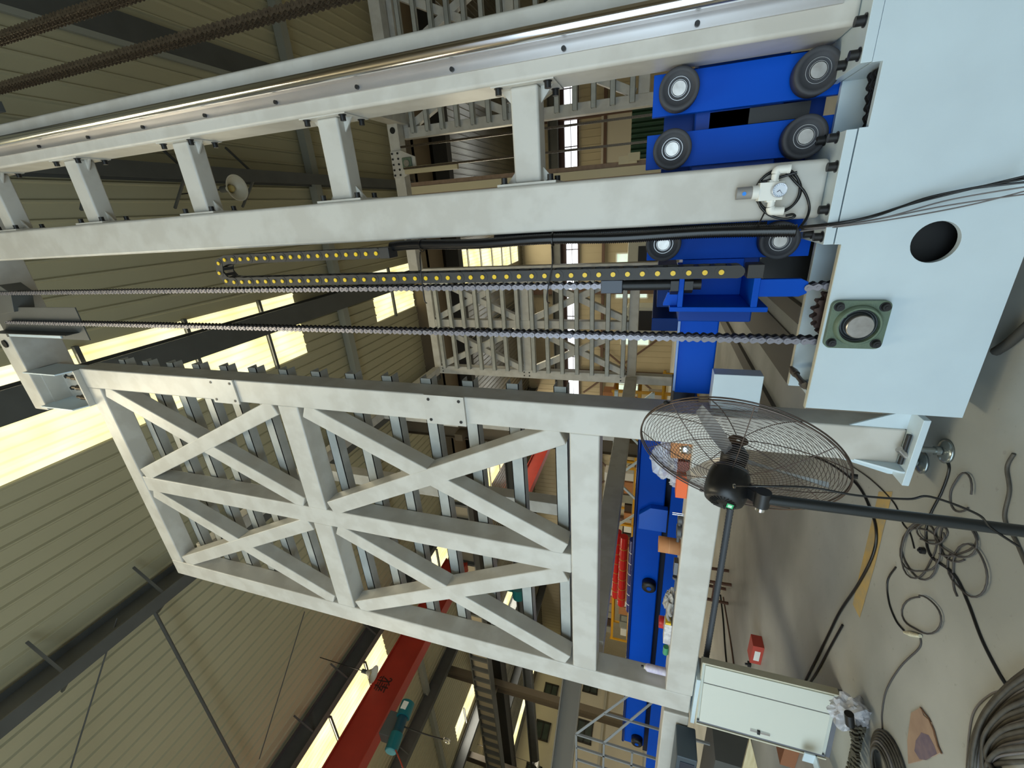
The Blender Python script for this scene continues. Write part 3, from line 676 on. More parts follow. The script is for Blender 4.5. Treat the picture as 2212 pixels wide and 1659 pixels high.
# corrugated conduit
def corr(pts, r, name, label, cat, m_mat, pitch=.01, group=None):
    pp = bez(pts, 60); L = [0]
    for i in range(1, len(pp)): L.append(L[-1] + (pp[i] - pp[i - 1]).length)
    N = int(L[-1] / (pitch / 2)); q = []; i = 0
    for k in range(N):
        s = k * pitch / 2
        while i < len(L) - 2 and L[i + 1] < s: i += 1
        q.append(pp[i].lerp(pp[i + 1], (s - L[i]) / max(1e-9, L[i + 1] - L[i])))
    m_ = MB(); m_.tube(q, r, 12, rf=lambda k: r * (1.0 if k % 2 else .82)); o = m_.build(name, m_mat); return tag(o, label, cat, group)
corr([(-.165, 2.405, 3.08), (-.158, 2.40, 2.9), (-.17, 2.40, 2.5), (-.162, 2.40, 2.1), (-.172, 2.4, 1.7), (-.166, 2.395, 1.3), (-.17, 2.38, 1.05), (-.175, 2.35, .885)], .03, 'corrugated_conduit', 'black corrugated conduit strapped along the broad middle column', 'conduit', M_HOSE)
corr([(-.145, 2.45, 2.4), (-.148, 2.45, 1.7), (-.150, 2.43, 1.0)], .022, 'corrugated_conduit', 'second thinner black conduit tucked behind the first, against the column', 'conduit', M_HOSE)
for (px, lb, dx) in ((905, 'upper cable tie with a long black tail hanging over the cable carrier', .0), (1193, 'lower cable tie with a long black tail hanging over the drive chain', .0), ):
    z = P(px, 500, Y=2.39).z; t = thing('cable_tie', (-.16, 2.38, z), lb, 'cable tie', 'cable ties on the conduit')
    m_ = MB(); m_.ring((-.165, 2.40, z), Z_, .034, .037, .007, 24); m_.build('loop', M_HOSE, t)
    m_ = MB(); e = P(px + (17 if px < 1000 else -5), 655, Y=2.30); m_.tube(bez([(-.2, 2.37, z), (-.27, 2.33, z - .012), (e.x + .03, 2.31, e.z + .02), (e.x, 2.30, e.z)], 6), .0035, 6); m_.build('tail', M_HOSE, t)
t = thing('cable_tie', (-.14, 2.38, 1.02), 'diagonal cable tie tying the coiled air hose to the conduit', 'cable tie', 'cable ties on the conduit')
m_ = MB(); m_.tube([P(1656, 450, Y=2.385), P(1637, 488, Y=2.36)], .0035, 6); m_.build('strap', M_HOSE, t)
# ---------------------------------------------------------------- air regulator on the middle column
YF = 2.405
rg = thing('air_regulator', P(1665, 415, Y=YF), 'small white air pressure regulator with a round dial gauge on the middle column', 'regulator')
K = P(1618, 418, Y=2.37); K2 = P(1648, 420, Y=2.37); ax = (K2 - K)
m_ = MB(); m_.cyl((-.0, 2.365, 1.128), (-.0, 2.365, 1.078), .0205, 24); m_.build('adjusting_knob', mat('grey knob plastic', (150, 148, 146), .5), rg, .003)
m_ = MB(); m_.cyl((-.002, 2.343, 1.108), (-.002, 2.3445, 1.108), .0001, 3); m_.cyl((-.002, 2.3455, 1.105), (-.002, 2.3425, 1.105), .0065, 16); m_.build('blue_dot', mat('blue sticker', (20, 140, 250), .4), rg)
m_ = MB(); m_.cyl((0, 2.365, 1.078), (0, 2.365, 1.058), .023, 20); m_.box((-.03, 2.345, .982), (.03, 2.395, 1.058)); m_.box((-.036, 2.352, 1.0), (.036, 2.385, 1.03)); m_.cyl((0, 2.365, 1.0), (0, 2.365, .985), .016, 16); m_.build('body', M_WHITE, rg, .003)
gc = Vector((.002, 2.33, 1.0)); gax = Vector((.0, -.97, -.12)).normalized()
m_ = MB(); m_.lathe(gc, gax, [(0, -.012), (.0225, -.012), (.024, .006), (.0215, .008), (.0215, .004)], 36); m_.build('gauge_case', mat('gauge rim', (210, 214, 222), .25, .6), rg)
m_ = MB(); m_.cyl(gc + gax * .003, gc + gax * .0045, .0215, 36); gf = m_.build('gauge_face', mat('gauge face white', (226, 234, 246), .35), rg)
m_ = MB(); u_ = Vector((1, 0, 0)); v_ = gax.cross(u_).normalized()
for k in range(15):
    a = math.radians(-45 + 270 * k / 14); d = u_ * math.cos(a) + v_ * math.sin(a); m_.bar(gc + gax * .005 + d * .0165, gc + gax * .005 + d * .0195, .0009, .0004, tuple(gax))
m_.build('dial_ticks', mat('dial ink', (60, 80, 120), .5), gf)
m_ = MB(); m_.bar(gc + gax * .0055 - u_ * .006 + v_ * .008, gc + gax * .0055 + u_ * .0 - v_ * .0 , .0022, .0006, tuple(gax)); m_.bar(gc + gax * .0055, gc + gax * .0055 - (Vector((-.012, 0, 0)) * -1) * 1 - v_ * .009, .0012, .0006, tuple(gax)); m_.build('needle', mat('needle', (50, 40, 70), .5), gf)
for s, x0 in ((1, .024), (-1, -.022)):
    m_ = MB(); m_.cyl((x0, 2.362, 1.012), (x0 + s * .03, 2.362, 1.012), .012, 14); m_.tube(bez([(x0 + s * .03, 2.362, 1.012), (x0 + s * .042, 2.362, 1.008), (x0 + s * .044, 2.362, .995), (x0 + s * .044, 2.362, .972)], 5), .0145, 14); m_.cyl((x0 + s * .044, 2.362, .978), (x0 + s * .044, 2.362, .970), .0155, 14); m_.build('elbow_fitting', M_WHITE, rg)
# regulator drawn a little larger about its centre
for ch in list(rg.children) + [c for q in rg.children for c in q.children]:
    if ch.parent is rg: ch.matrix_parent_inverse.identity()
def upscale(o, c, f):
    for q in [o] + list(o.children_recursive):
        if q.type == 'MESH':
            off = OFF[q]
            for v in q.data.vertices: w_ = v.co + off; w_ = Vector(c) + (w_ - Vector(c)) * f; v.co = w_ - off
upscale(rg, (0, YF, 1.0), 1.28)
# air hose coil
ah = MB(); cx, cz = -.002, .985; pts = [P(1722, 372, Y=2.36)]
for k in range(0, 34):
    a = math.radians(60 - k * 24.0); r = .088 + .006 * math.sin(k * .9); pts.append((cx + r * math.cos(a), 2.386 + (k / 34) * .012, cz + r * math.sin(a)))
pts += [P(1717, 392, Y=2.385), P(1738, 415, Y=2.38), P(1748, 445, Y=2.375), P(1743, 470, Y=2.365), P(1727, 492, Y=2.355)]
ah.tube(bez(pts, 6), .0056, 8); o = ah.build('air_hose', M_HOSE); tag(o, 'black air hose coiled in a ring behind the pressure regulator', 'hose')
ah = MB(); ah.tube(bez([P(1697, 466, Y=2.36), P(1712, 463, Y=2.36), P(1716, 468, Y=2.365), P(1695, 473, Y=2.37), P(1665, 466, Y=2.375), P(1645, 450, Y=2.38), P(1637, 432, Y=2.385)], 6), .0056, 8); o = ah.build('air_hose', M_HOSE); tag(o, 'short black hose looping under the lower white elbow fitting', 'hose')
# wires leaving the conduit across the white base box
WP = [((1725, 493), (1850, 475), (2000, 432), (2225, 378)), ((1728, 490), (1860, 472), (2040, 418), (2225, 392)), ((1730, 497), (1900, 472), (2050, 432), (2225, 402)), ((1731, 494), (1850, 482), (2040, 445), (2225, 418)), ((1728, 500), (1900, 478), (2080, 446), (2225, 410)), ((1730, 496), (1880, 470), (2010, 425), (2225, 384))]
for i, w4 in enumerate(WP):
    pts = [P(*w4[0], Y=2.345), P(*w4[1], Y=2.255), P(*w4[2], Y=2.27 - .003 * i), P(*w4[3], Y=2.2)]
    m_ = MB(); blk = i in (0, 1, 5); m_.tube(bez(pts, 10), .0042 if blk else .0028, 8); o = m_.build('cable', M_HOSE if blk else M_GREY)
    tag(o, 'black cable running from the conduit across the white base box' if blk else 'thin grey cable running from the conduit across the white base box', 'cable', 'black cables over the base box' if blk else 'grey cables over the base box')

# ================================================================== THINGS ON THE BENCH BEAM
BZ = 1.2055
def simple(name, mb, m_, label, cat, group=None, bevel=0., kind=None): o = mb.build(name, m_, None, bevel); return tag(o, label, cat, group, kind)
def crumple(c, sx, sy, sz, seed, n=4, amp=.55):
    rnd = random.Random(seed); bm = bmesh.new(); bmesh.ops.create_icosphere(bm, subdivisions=n, radius=1)
    from mathutils import noise
    mb = MB(); vs = []
    for v in bm.verts:
        k = 1 + amp * noise.noise(v.co * 1.7 + Vector((seed, 0, 0))) + amp * .5 * noise.noise(v.co * 5 + Vector((0, seed, 0)))
        p = v.co * k; vs.append((c[0] + p.x * sx, c[1] + p.y * sy, max(c[2] + p.z * sz, c[3] if len(c) > 3 else -9)))
    mb.add(vs, [[x.index for x in f.verts] for f in bm.faces], False); bm.free(); return mb
m_ = MB(); m_.box((-1.72, 2.58, BZ), (-1.90, 2.67, BZ + .07)); simple('orange_box', m_, M_ORANGE, 'glossy orange cardboard box on the bench beam under the fan cage', 'box', bevel=.002)
m_ = MB(); m_.box((-1.62, 2.60, BZ), (-1.70, 2.70, BZ + .07)); simple('brown_box', m_, mat('red brown box', (120, 52, 34), .5), 'red-brown box next to the orange box behind the fan cage', 'box', bevel=.002)
m_ = MB(); m_.lathe((-1.53, 2.64, BZ), Z_, [(0, 0), (.045, 0), (.055, .02), (.05, .06), (.03, .085), (0, .09)], 24); simple('steel_bowl', m_, M_CHROME, 'shiny steel rounded canister at the column end of the bench beam', 'canister')
m_ = MB(); m_.box((-1.47, 2.6, BZ), (-1.6, 2.74, BZ + .12)); simple('brown_box', m_, M_CARD, 'cardboard box behind the shiny canister on the bench beam', 'box')
simple('plastic_bag', crumple((-1.72, 2.72, BZ + .1, BZ), .17, .06, .12, 3), M_FILM, 'crumpled clear plastic bag hanging over the boxes by the fan cage', 'bag')
simple('plastic_pouch', crumple((-1.86, 2.70, BZ + .05, BZ), .04, .03, .05, 5), M_FILM, 'small white plastic pouch beside the orange box', 'pouch')
t = thing('tube_roll', (-2.38, 2.64, BZ), 'brown cardboard tube standing on end on the bench beam', 'tube')
m_ = MB(); m_.lathe((-2.38, 2.64, BZ), Z_, [(.052, 0), (.058, 0), (.058, .15), (.052, .15), (.052, 0)], 32); m_.build('wall', M_CARD, t)
m_ = MB(); m_.ring((-2.38, 2.64, BZ + .075), Z_, .0581, .0586, .002, 32); m_.build('seam', mat('pale seam', (220, 170, 120), .7), t)
for k, (x, lb) in enumerate(((-2.06, 'steel rod standing on the bench beam, nearer the orange box'), (-2.075, 'steel rod standing on the bench beam, nearer the cardboard tube'))):
    m_ = MB(); m_.cyl((x, 2.62, BZ), (x, 2.62, BZ + .075), .004, 8); simple('steel_rod', m_, M_CHROME, lb, 'rod', 'pair of upright rods')
for x, sx, lb in ((-2.12, .035, 'grey metal shackle on the bench beam just past the two rods'), (-2.22, .05, 'grey metal eye bolt lying on the bench beam beside the cardboard tube')):
    t = thing('eye_bolt', (x, 2.63, BZ), lb, 'eye bolt'); m_ = MB(); m_.ring((x, 2.63, BZ + .02), Z_, sx * .45, sx, .03, 24); m_.build('ring', mat('cast grey', (92, 92, 94), .5, .4), t, .004)
    m_ = MB(); m_.cyl((x - sx, 2.63, BZ + .02), (x - sx - .05, 2.63, BZ + .02), .012, 12); m_.build('stem', mat('cast grey', (92, 92, 94), .5, .4), t)
m_ = MB(); m_.box((-2.5, 2.60, BZ), (-2.62, 2.66, BZ + .03)); simple('steel_block', m_, mat('dull steel block', (110, 110, 112), .4, .6), 'flat grey steel block beside the cardboard tube', 'block', bevel=.003)
m_ = MB(); m_.box((-2.65, 2.6, BZ), (-2.78, 2.62, BZ + .012)); m_.cyl((-2.64, 2.61, BZ + .012), (-2.66, 2.61, BZ + .012), .02, 12); simple('spanner', m_, mat('cast grey', (92, 92, 94), .5, .4), 'small grey spanner on the bench beam before the gloves', 'spanner')
t = thing('work_glove', (-2.95, 2.63, BZ), 'dirty pale cotton work glove with a dark palm on the bench beam', 'glove')
mg = mat('dirty cotton', (196, 190, 182), .9, rgb2=(130, 124, 120), scale=9); m_ = crumple((-2.93, 2.64, BZ + .035, BZ), .1, .045, .04, 9); m_.build('palm', mg, t)
for k in range(4):
    m_ = MB(); m_.tube(bez([(-3.0, 2.60 + k * .022, BZ + .035), (-3.06, 2.60 + k * .024, BZ + .04), (-3.12 - .01 * (k % 2), 2.6 + k * .026, BZ + .015)], 4), .012, 8); m_.build('finger', mg, t)
m_ = MB(); m_.tube(bez([(-2.9, 2.59, BZ + .03), (-2.95, 2.565, BZ + .04), (-3.0, 2.56, BZ + .02)], 4), .013, 8); m_.build('thumb', mg, t)
t = thing('paper_box', (-3.22, 2.62, BZ), 'white crumpled paper packet beside the red tape roll', 'packet'); m_ = MB(); m_.box((-3.12, 2.57, BZ), (-3.34, 2.66, BZ + .055)); m_.build('packet', mat('printed white paper', (222, 218, 216), .7, rgb2=(190, 184, 184), scale=30, amt=.2), t, .004)
m_ = MB(); m_.box((-3.12, 2.572, BZ + .01), (-3.10, 2.658, BZ + .05)); m_.build('yellow_flap', M_YEL, t)
m_ = MB(); m_.lathe((-3.28, 2.72, BZ), Z_, [(.03, 0), (.048, 0), (.048, .09), (.03, .09), (.03, 0)], 28); simple('tape_roll', m_, mat('red tape', (190, 40, 44), .4), 'red roll of tape standing behind the white packet', 'tape')
m_ = MB(); m_.cyl((-3.46, 2.64, BZ + .022), (-3.54, 2.64, BZ + .022), .022, 18); simple('green_can', m_, mat('green can', (70, 150, 110), .4), 'small green cylinder lying on the bench beam', 'can')
t = thing('spray_can', (-3.80, 2.66, BZ), 'white spray can with a black nozzle standing at the far end of the bench beam', 'spray can')
m_ = MB(); m_.lathe((-3.80, 2.66, BZ), Z_, [(0, 0), (.031, 0), (.033, .004), (.033, .15), (.03, .158), (.018, .172)], 28); m_.build('can', mat('printed can', (226, 220, 234), .35, rgb2=(206, 196, 222), scale=22, amt=.15), t)
m_ = MB(); m_.lathe((-3.80, 2.66, BZ), Z_, [(.018, .172), (.018, .182), (.0, .184)], 20); m_.build('collar', M_BARE, t)
m_ = MB(); m_.cyl((-3.80, 2.66, BZ + .183), (-3.80, 2.66, BZ + .205), .009, 12); m_.build('nozzle', M_BLACK, t)
# blocks and tube stubs around the bench
t = thing('tube_stub', (-1.1, 2.7, .8), 'white square tube end with a dark shaded side, beside the front column above the fan', 'tube'); q0, q1 = P(1543, 808, Y=2.64), P(1652, 808, Y=2.64); m_ = MB(); m_.box((-1.236, 2.64, q1.z), (q0.x, 2.745, q0.z)); m_.build('tube', M_PLATE, t, .004)
o = tubebox((-4.16, RY - .03, .955), (-3.6, RY + .25, .985)).build('joint_plate', M_PLATE, None, .002); tag(o, 'thin flange plate under the left end of the bench beam', 'plate')
o = tubebox((-7.6, RY + .01, .99), (-4.17, RY + .21, 1.2)).build('extension_beam', M_PAINT, None, .012, 3); tag(o, 'white beam leaving the picture beyond the left corner of the front frame', 'beam')
o = tubebox((-3.86, RY + .02, .60), (-3.66, RY + .22, .954)).build('short_post', M_PAINT, None, .012, 3); tag(o, 'short shaded post under the bench beam behind the cabinet top', 'post')
# spiral wrapped hose under the bench beam
t_ = corr([P(1580, 1085, Y=2.70), P(1568, 1160, Y=2.72), P(1555, 1240, Y=2.74), P(1537, 1350, Y=2.74), P(1521, 1445, Y=2.72)], .024, 'wrapped_hose', 'ribbed grey hose running under the bench beam to the cabinet', 'hose', mat('grey spiral hose', (74, 76, 80), .5), .03)

# ================================================================== CABINET
ct = thing('control_cabinet', (-3.77, 2.55, 0), 'slim ivory steel cabinet door panel with a dark lock, standing under the left column', 'cabinet')
ct.rotation_euler = (0, 0, 0)
a0 = Vector((-3.44, 2.56, 0)); a1 = Vector((-4.06, 2.47, 0)); uu = (a1 - a0).normalized(); W_ = (a1 - a0).length; dd = Vector((-uu.y, uu.x, 0)) * -1; 
if dd.y < 0: dd = -dd
def cbox(mb, u0, u1, d0, d1, z0, z1):
    q = [a0 + uu * u0 + dd * d0, a0 + uu * u1 + dd * d0, a0 + uu * u1 + dd * d1, a0 + uu * u0 + dd * d1]
    return mb.add([(p.x, p.y, z0) for p in q] + [(p.x, p.y, z1) for p in q], [(0, 1, 2, 3), (4, 5, 6, 7), (0, 1, 5, 4), (1, 2, 6, 5), (2, 3, 7, 6), (3, 0, 4, 7)])
m_ = MB(); cbox(m_, 0, W_, .02, .055, .03, .95); m_.build('body', M_CAB, ct, .003)
m_ = MB(); cbox(m_, .02, W_ * .30, 0, .02, .06, .93); m_.build('side_door', M_CAB, ct, .002)
m_ = MB(); cbox(m_, W_ * .315, W_ - .03, 0, .02, .06, .93); dr_ = m_.build('door', M_CAB, ct, .002)
m_ = MB(); cbox(m_, W_ * .30, W_ * .315, .006, .02, .05, .93); cbox(m_, W_ - .03, W_ - .012, .004, .02, .04, .95); m_.build('door_seam', M_SEAM, ct)
m_ = MB(); cbox(m_, -.006, .006, -.004, .055, .03, .955); cbox(m_, W_ - .008, W_ + .004, -.004, .055, .03, .955); cbox(m_, 0, W_, -.004, .055, .95, .957); m_.build('rim', M_BARE, ct)
m_ = MB(); cbox(m_, W_ - .10, W_ - .08, -.008, 0, .42, .56); h = m_.build('handle', M_CHROME, dr_)
m_ = MB(); cbox(m_, W_ - .105, W_ - .075, -.016, 0, .49, .51); m_.build('lock', M_BLACK, h)
m_ = MB(); cbox(m_, 0, W_, .02, .055, 0, .03); m_.build('plinth', M_SEAM, ct)

# ================================================================== FAN
FC = Vector((-.952, 1.594, 1.164)); FA = Vector((.482, .841, -.247)).normalized(); FR = .36
fu, fv = frame_of(FA)
fan = thing('pedestal_fan', (-1.02, 1.45, 0), 'large black pedestal fan with a wire cage and a round motor', 'fan')
def gr(sign, name, wiremat):
    prof = lambda r: sign * (.085 * (1 - (r / FR) ** 2.2)) 
    rings = MB(); n = 40
    for k in range(30):
        r = .036 + (FR - .036) * (k / 29) ** .98; c = FC + FA * prof(r)
        rings.tube([c + fu * (r * math.cos(2 * math.pi * j / 64)) + fv * (r * math.sin(2 * math.pi * j / 64)) for j in range(64)], .0009, 5, closed=True)
    g = rings.build(name, wiremat, fan)
    for j in range(8):
        a = 2 * math.pi * (j + (.5 if sign > 0 else 0)) / 8; d = fu * math.cos(a) + fv * math.sin(a); s = MB()
        s.tube([FC + FA * (prof(r) + sign * .002) + d * r for r in np.linspace(.034, FR, 12)], .0018, 6); s.build('rib', wiremat, g)
    m = MB(); m.ring(FC + FA * prof(.04), FA, .008, .036, .004, 32); m.build('centre_disc', wiremat, g)
gr(1, 'front_grille', M_WIRE); gr(-1, 'rear_grille', M_WIRE)
m_ = MB(); 
for s in (-.006, .006): m_.tube([FC + FA * s + fu * ((FR + .003) * math.cos(2 * math.pi * j / 90)) + fv * ((FR + .003) * math.sin(2 * math.pi * j / 90)) for j in range(90)], .003, 8, closed=True)
m_.build('rim', M_WIRE, fan)
m_ = MB()
for a in (.2, 2.3, 4.4): d = fu * math.cos(a) + fv * math.sin(a); m_.bar(FC + d * (FR - .004), FC + d * (FR + .016), .014, .01, tuple(FA))
m_.build('rim_clip', M_BLACK, fan)
for k in range(3):
    a0_ = 2 * math.pi * k / 3 + .5; vs = []; N = 8
    for i in range(N + 1):
        r = .05 + .26 * i / N; w_ = .014 + .022 * math.sin(math.pi * min(1, i / N * .9 + .1)); 
        for s in (-1, 1):
            a = a0_ + s * w_ / r * .55; vs.append(FC + fu * (r * math.cos(a)) + fv * (r * math.sin(a)) + FA * (s * .016))
    m_ = MB(); m_.add(vs + [v + FA * .0015 for v in vs], [(2 * i, 2 * i + 1, 2 * i + 3, 2 * i + 2) for i in range(N)] + [(2 * i + 2 * (N + 1), 2 * i + 2 + 2 * (N + 1), 2 * i + 3 + 2 * (N + 1), 2 * i + 1 + 2 * (N + 1)) for i in range(N)]); m_.build('blade', M_ALU, fan)
m_ = MB(); m_.lathe(FC, FA, [(0, -.03), (.045, -.03), (.05, .02), (.03, .05), (0, .055)], 28); m_.build('hub', M_BLACK, fan)
MC = FC - FA * .06
m_ = MB(); m_.lathe(MC, -FA, [(0, -.01), (.05, -.01), (.066, .0), (.072, .02), (.075, .06), (.074, .1), (.066, .125), (.05, .136), (0, .138)], 40); mt_ = m_.build('motor', mat('fan motor black', (24, 24, 25), .38), fan)
m_ = MB(); e = MC - FA * .1385
for k in range(22):
    a = 2 * math.pi * k / 22
    if 0.3 < (a % 6.28) < 6.2: d = fu * math.cos(a) + fv * math.sin(a); m_.bar(e + d * .022, e + d * .046, .003, .002, tuple(FA))
m_.build('vent_slot', mat('slot black', (8, 8, 8), .8), mt_)
m_ = MB(); c = P(1577, 1092, Y=(e - FA * .002).y); u_ = Vector((FA.y, -FA.x, 0)).normalized(); v_ = FA.cross(u_); c = e - FA * .0015 - v_ * 0
sd = (fu * .0).copy(); tgt_ = P(1577, 1092, Y=e.y - .002); dv = tgt_ - e; dv = dv - FA * dv.dot(FA)
if dv.length > .045: dv = dv.normalized() * .03
c = e + dv - FA * .0012
for q, mm, nm in ((1.0, mat('green label', (60, 180, 120), .4), 'label'), (.6, mat('label print', (200, 232, 214), .5), 'label_print')):
    m_ = MB(); m_.add([c - FA * (.0008 if q < 1 else 0) + u_ * (sx * .018 * q) + v_ * (sy * .011 * q) for sx, sy in ((-1, -1), (1, -1), (1, 1), (-1, 1))], [(0, 1, 2, 3)]); m_.build(nm, mm, mt_)
# neck and pole
pb = Vector((-1.035, 1.40, 0)); 
q_ = P(1655, 1078, Y=1.42); zp = q_.z; PX, PY = q_.x, 1.42
m_ = MB(); m_.bar(MC - FA * .06 - Z_ * .05, Vector((PX, PY, zp + .02)), .045, .03); m_.build('neck', M_BLACK, fan, .004)
m_ = MB(); m_.cyl((PX - .03, PY, zp + .012), (PX + .03, PY, zp + .012), .026, 18); m_.build('pivot', M_BLACK, fan)
m_ = MB(); m_.cyl((PX - .05, PY - .0, zp + .012), (PX - .03, PY, zp + .012), .016, 12); m_.build('pivot_knob', M_CHROME, fan)
m_ = MB(); m_.cyl((PX, PY, .03), (PX, PY, zp + .015), .0185, 20); m_.build('pole', mat('pole black', (32, 36, 38), .35), fan)
m_ = MB(); m_.lathe((PX, PY, 0), Z_, [(0, 0), (.22, 0), (.225, .015), (.05, .03), (.03, .06), (0, .06)], 36); m_.build('foot', M_BLACK, fan)
mr = MB(); c = P(1583, 1050, Y=1.42); mr.ring(MC - FA * .07 - fu * 0 + (P(1583, 1050, Y=1.47) - P(1583, 1050, Y=1.47)), FA, .0, .001, .001, 4)
cd_ = bez([P(1586, 1050, Y=1.40), P(1640, 1050, Y=1.37), P(1750, 1053, Y=1.37), P(1850, 1070, Y=1.36), P(1960, 1078, Y=1.36), P(2010, 1073, Y=1.36), P(2110, 1110, Y=1.36), P(2140, 1140, Y=1.40), P(2200, 1180, Y=1.4)], 8)
m_ = MB(); m_.tube(cd_, .0035, 8); m_.build('power_cord', M_HOSE, fan)
m_ = MB(); m_.ring(cd_[0], (cd_[1] - cd_[0]), .004, .0085, .004, 16); m_.build('cord_grommet', M_CHROME, fan)

# ================================================================== ON THE FLOOR
def floor_cable(pix, r, label, m_=None, group=None, lift=0., cat='cable', name='floor_cable'):
    pts = [];
    for i, q in enumerate(pix): p = P(q[0], q[1], Z=r + (q[2] if len(q) > 2 else 0)); pts.append(p)
    mb = MB(); mb.tube(bez(pts, 8), r, 8); o = mb.build(name, m_ or M_HOSE); return tag(o, label, cat, group)
floor_cable([(1722, 975, .2), (1790, 1000, .05), (1850, 1045), (1880, 1100), (1893, 1150), (1885, 1200), (1855, 1260), (1815, 1320), (1790, 1370), (1760, 1430), (1735, 1480)], .009, 'thick black cable curving from behind the fan cage across the floor to the cabinet')
floor_cable([(1820, 1350), (1795, 1395), (1765, 1450), (1740, 1490)], .008, 'second black cable splitting off towards the cabinet')
floor_cable([(1832, 1002), (1880, 1035), (1930, 1085), (1950, 1130), (1965, 1150), (1975, 1185)], .004, 'thin cord from the foot of the fan cage edge to the cable tangle')
floor_cable([(2035, 985), (2050, 1010), (2035, 1060), (2010, 1110), (2000, 1150), (2010, 1200), (2060, 1240), (2090, 1300), (2120, 1380), (2155, 1450), (2178, 1487)], .006, 'long dark cable running from the levelling foot past the tangle to the cable heap', M_HOSE)
floor_cable([(2150, 760), (2180, 740), (2225, 700)], .02, 'thick dark hose lying beside the white base box', mat('dusty hose', (58, 56, 52), .6))
rnd = random.Random(4)
def loops(label, specs, r, m_, group=None):
    for cx, cy, rx, ry, rot, n_, lb in specs:
        c0 = P(cx, cy, Z=r); pts = []; N = int(26 * n_); 
        for k in range(N + 1):
            a = 2 * math.pi * k / 26 + rot; w = 1 + .14 * math.sin(2.3 * a + cx) + .1 * math.sin(1.3 * a)
            q = P(cx + rx * w * math.cos(a), cy + ry * w * math.sin(a), Z=r * (1 + 1.2 * (1 + math.sin(a * .7 + cy)))); pts.append(q)
        mb = MB(); mb.tube(pts, r, 7); tag(mb.build('floor_cable', m_), lb, 'cable', group)
MGC = mat('grey rubber cord', (70, 66, 64), .6)
loops('', [(1985, 1190, 38, 55, .3, 2.7, 'tight tangle of dark cord loops nearest the yellow floor stripe'), (2065, 1165, 42, 40, 1.2, 2.2, 'round coil of grey cord beyond the tight tangle'), (2090, 1235, 40, 55, 2.1, 1.3, 'wide loose loop of grey cord, the largest ring on the floor'), (1990, 1330, 38, 42, 4.6, 1.0, 'loose cord loop ending at the small white connector'), (2010, 1150, 30, 22, 0, 1.4, 'small dark ring of cord under the pole of the fan'), (2075, 1065, 22, 42, .8, .9, 'thin half loop of cord between the levelling foot and the fan pole')], .0045, MGC)
floor_cable([(1935, 1225), (1917, 1255), (1920, 1300), (1935, 1340), (1953, 1363)], .005, 'black cord curving down to the small white connector', M_HOSE)
floor_cable([(1988, 1378), (1985, 1400), (1945, 1440), (1915, 1490), (1905, 1540), (1905, 1580), (1895, 1625)], .0045, 'single grey cord wandering from the white connector to the coil by the cabinet', MGC)
t = thing('cord_connector', P(1968, 1369, Z=0), 'small white taped connector on the grey cord', 'connector'); a, b = P(1954, 1366, Z=.012), P(1988, 1374, Z=.012)
m_ = MB(); m_.tube([a, a.lerp(b, .3), a.lerp(b, .7), b], .012, 10, rf=lambda i: (.008, .014, .012, .009)[i]); m_.build('sleeve', mat('dirty white tape', (224, 220, 196), .6, rgb2=(170, 164, 140), scale=60), t)
t = thing('plug', P(1997, 1190, Z=0), 'small black round plug among the tangled cord', 'plug'); c = P(1997, 1190, Z=0); m_ = MB(); m_.cyl(c, c + Z_ * .02, .018, 16); m_.build('body', M_BLACK, t, .003)
m_ = MB(); m_.cyl(c + Z_ * .02, c + Z_ * .03, .008, 10); m_.build('pin', M_BLACK, t)
# big cable heap at the lower right corner
for k in range(16):
    o_ = k * 7.5; c0 = (90 + o_); g = rnd.random() * 10
    pts = [(2225, 1440 + k * 13 + g), (2175 - k * 1.5, 1480 + k * 11 + g * .6), (2125 + k * .5, 1540 + k * 9), (2100 + k * 4.5, 1605 + k * 6 - g), (2090 + k * 7, 1675)]
    gr_ = k in (3, 8, 12, 14); pp = [P(x, y, Z=.008 + .009 * ((k * 7) % 4)) for x, y in pts]; mb = MB(); mb.tube(bez(pp, 8), .0085 if not gr_ else .005, 7)
    tag(mb.build('heaped_cable', M_GREY if gr_ else mat('dusty black cable', (84, 80, 72), .6, rgb2=(60, 56, 50), scale=25)), 'thin grey cable in the heap at the bottom right corner' if gr_ else 'thick dusty black cable in the heap at the bottom right corner', 'cable', 'grey cables of the corner heap' if gr_ else 'black cables of the corner heap')
floor_cable([(2183, 1487), (2140, 1500), (2105, 1535), (2093, 1590), (2088, 1670)], .004, 'pale grey cable arching out before the corner heap', M_GREY)
floor_cable([(2190, 980), (2175, 1010), (2180, 1060), (2170, 1120), (2195, 1170), (2225, 1240)], .007, 'dark cable beyond the pole of the fan at the right edge', mat('dusty black cable', (84, 80, 72), .6, rgb2=(60, 56, 50), scale=25))
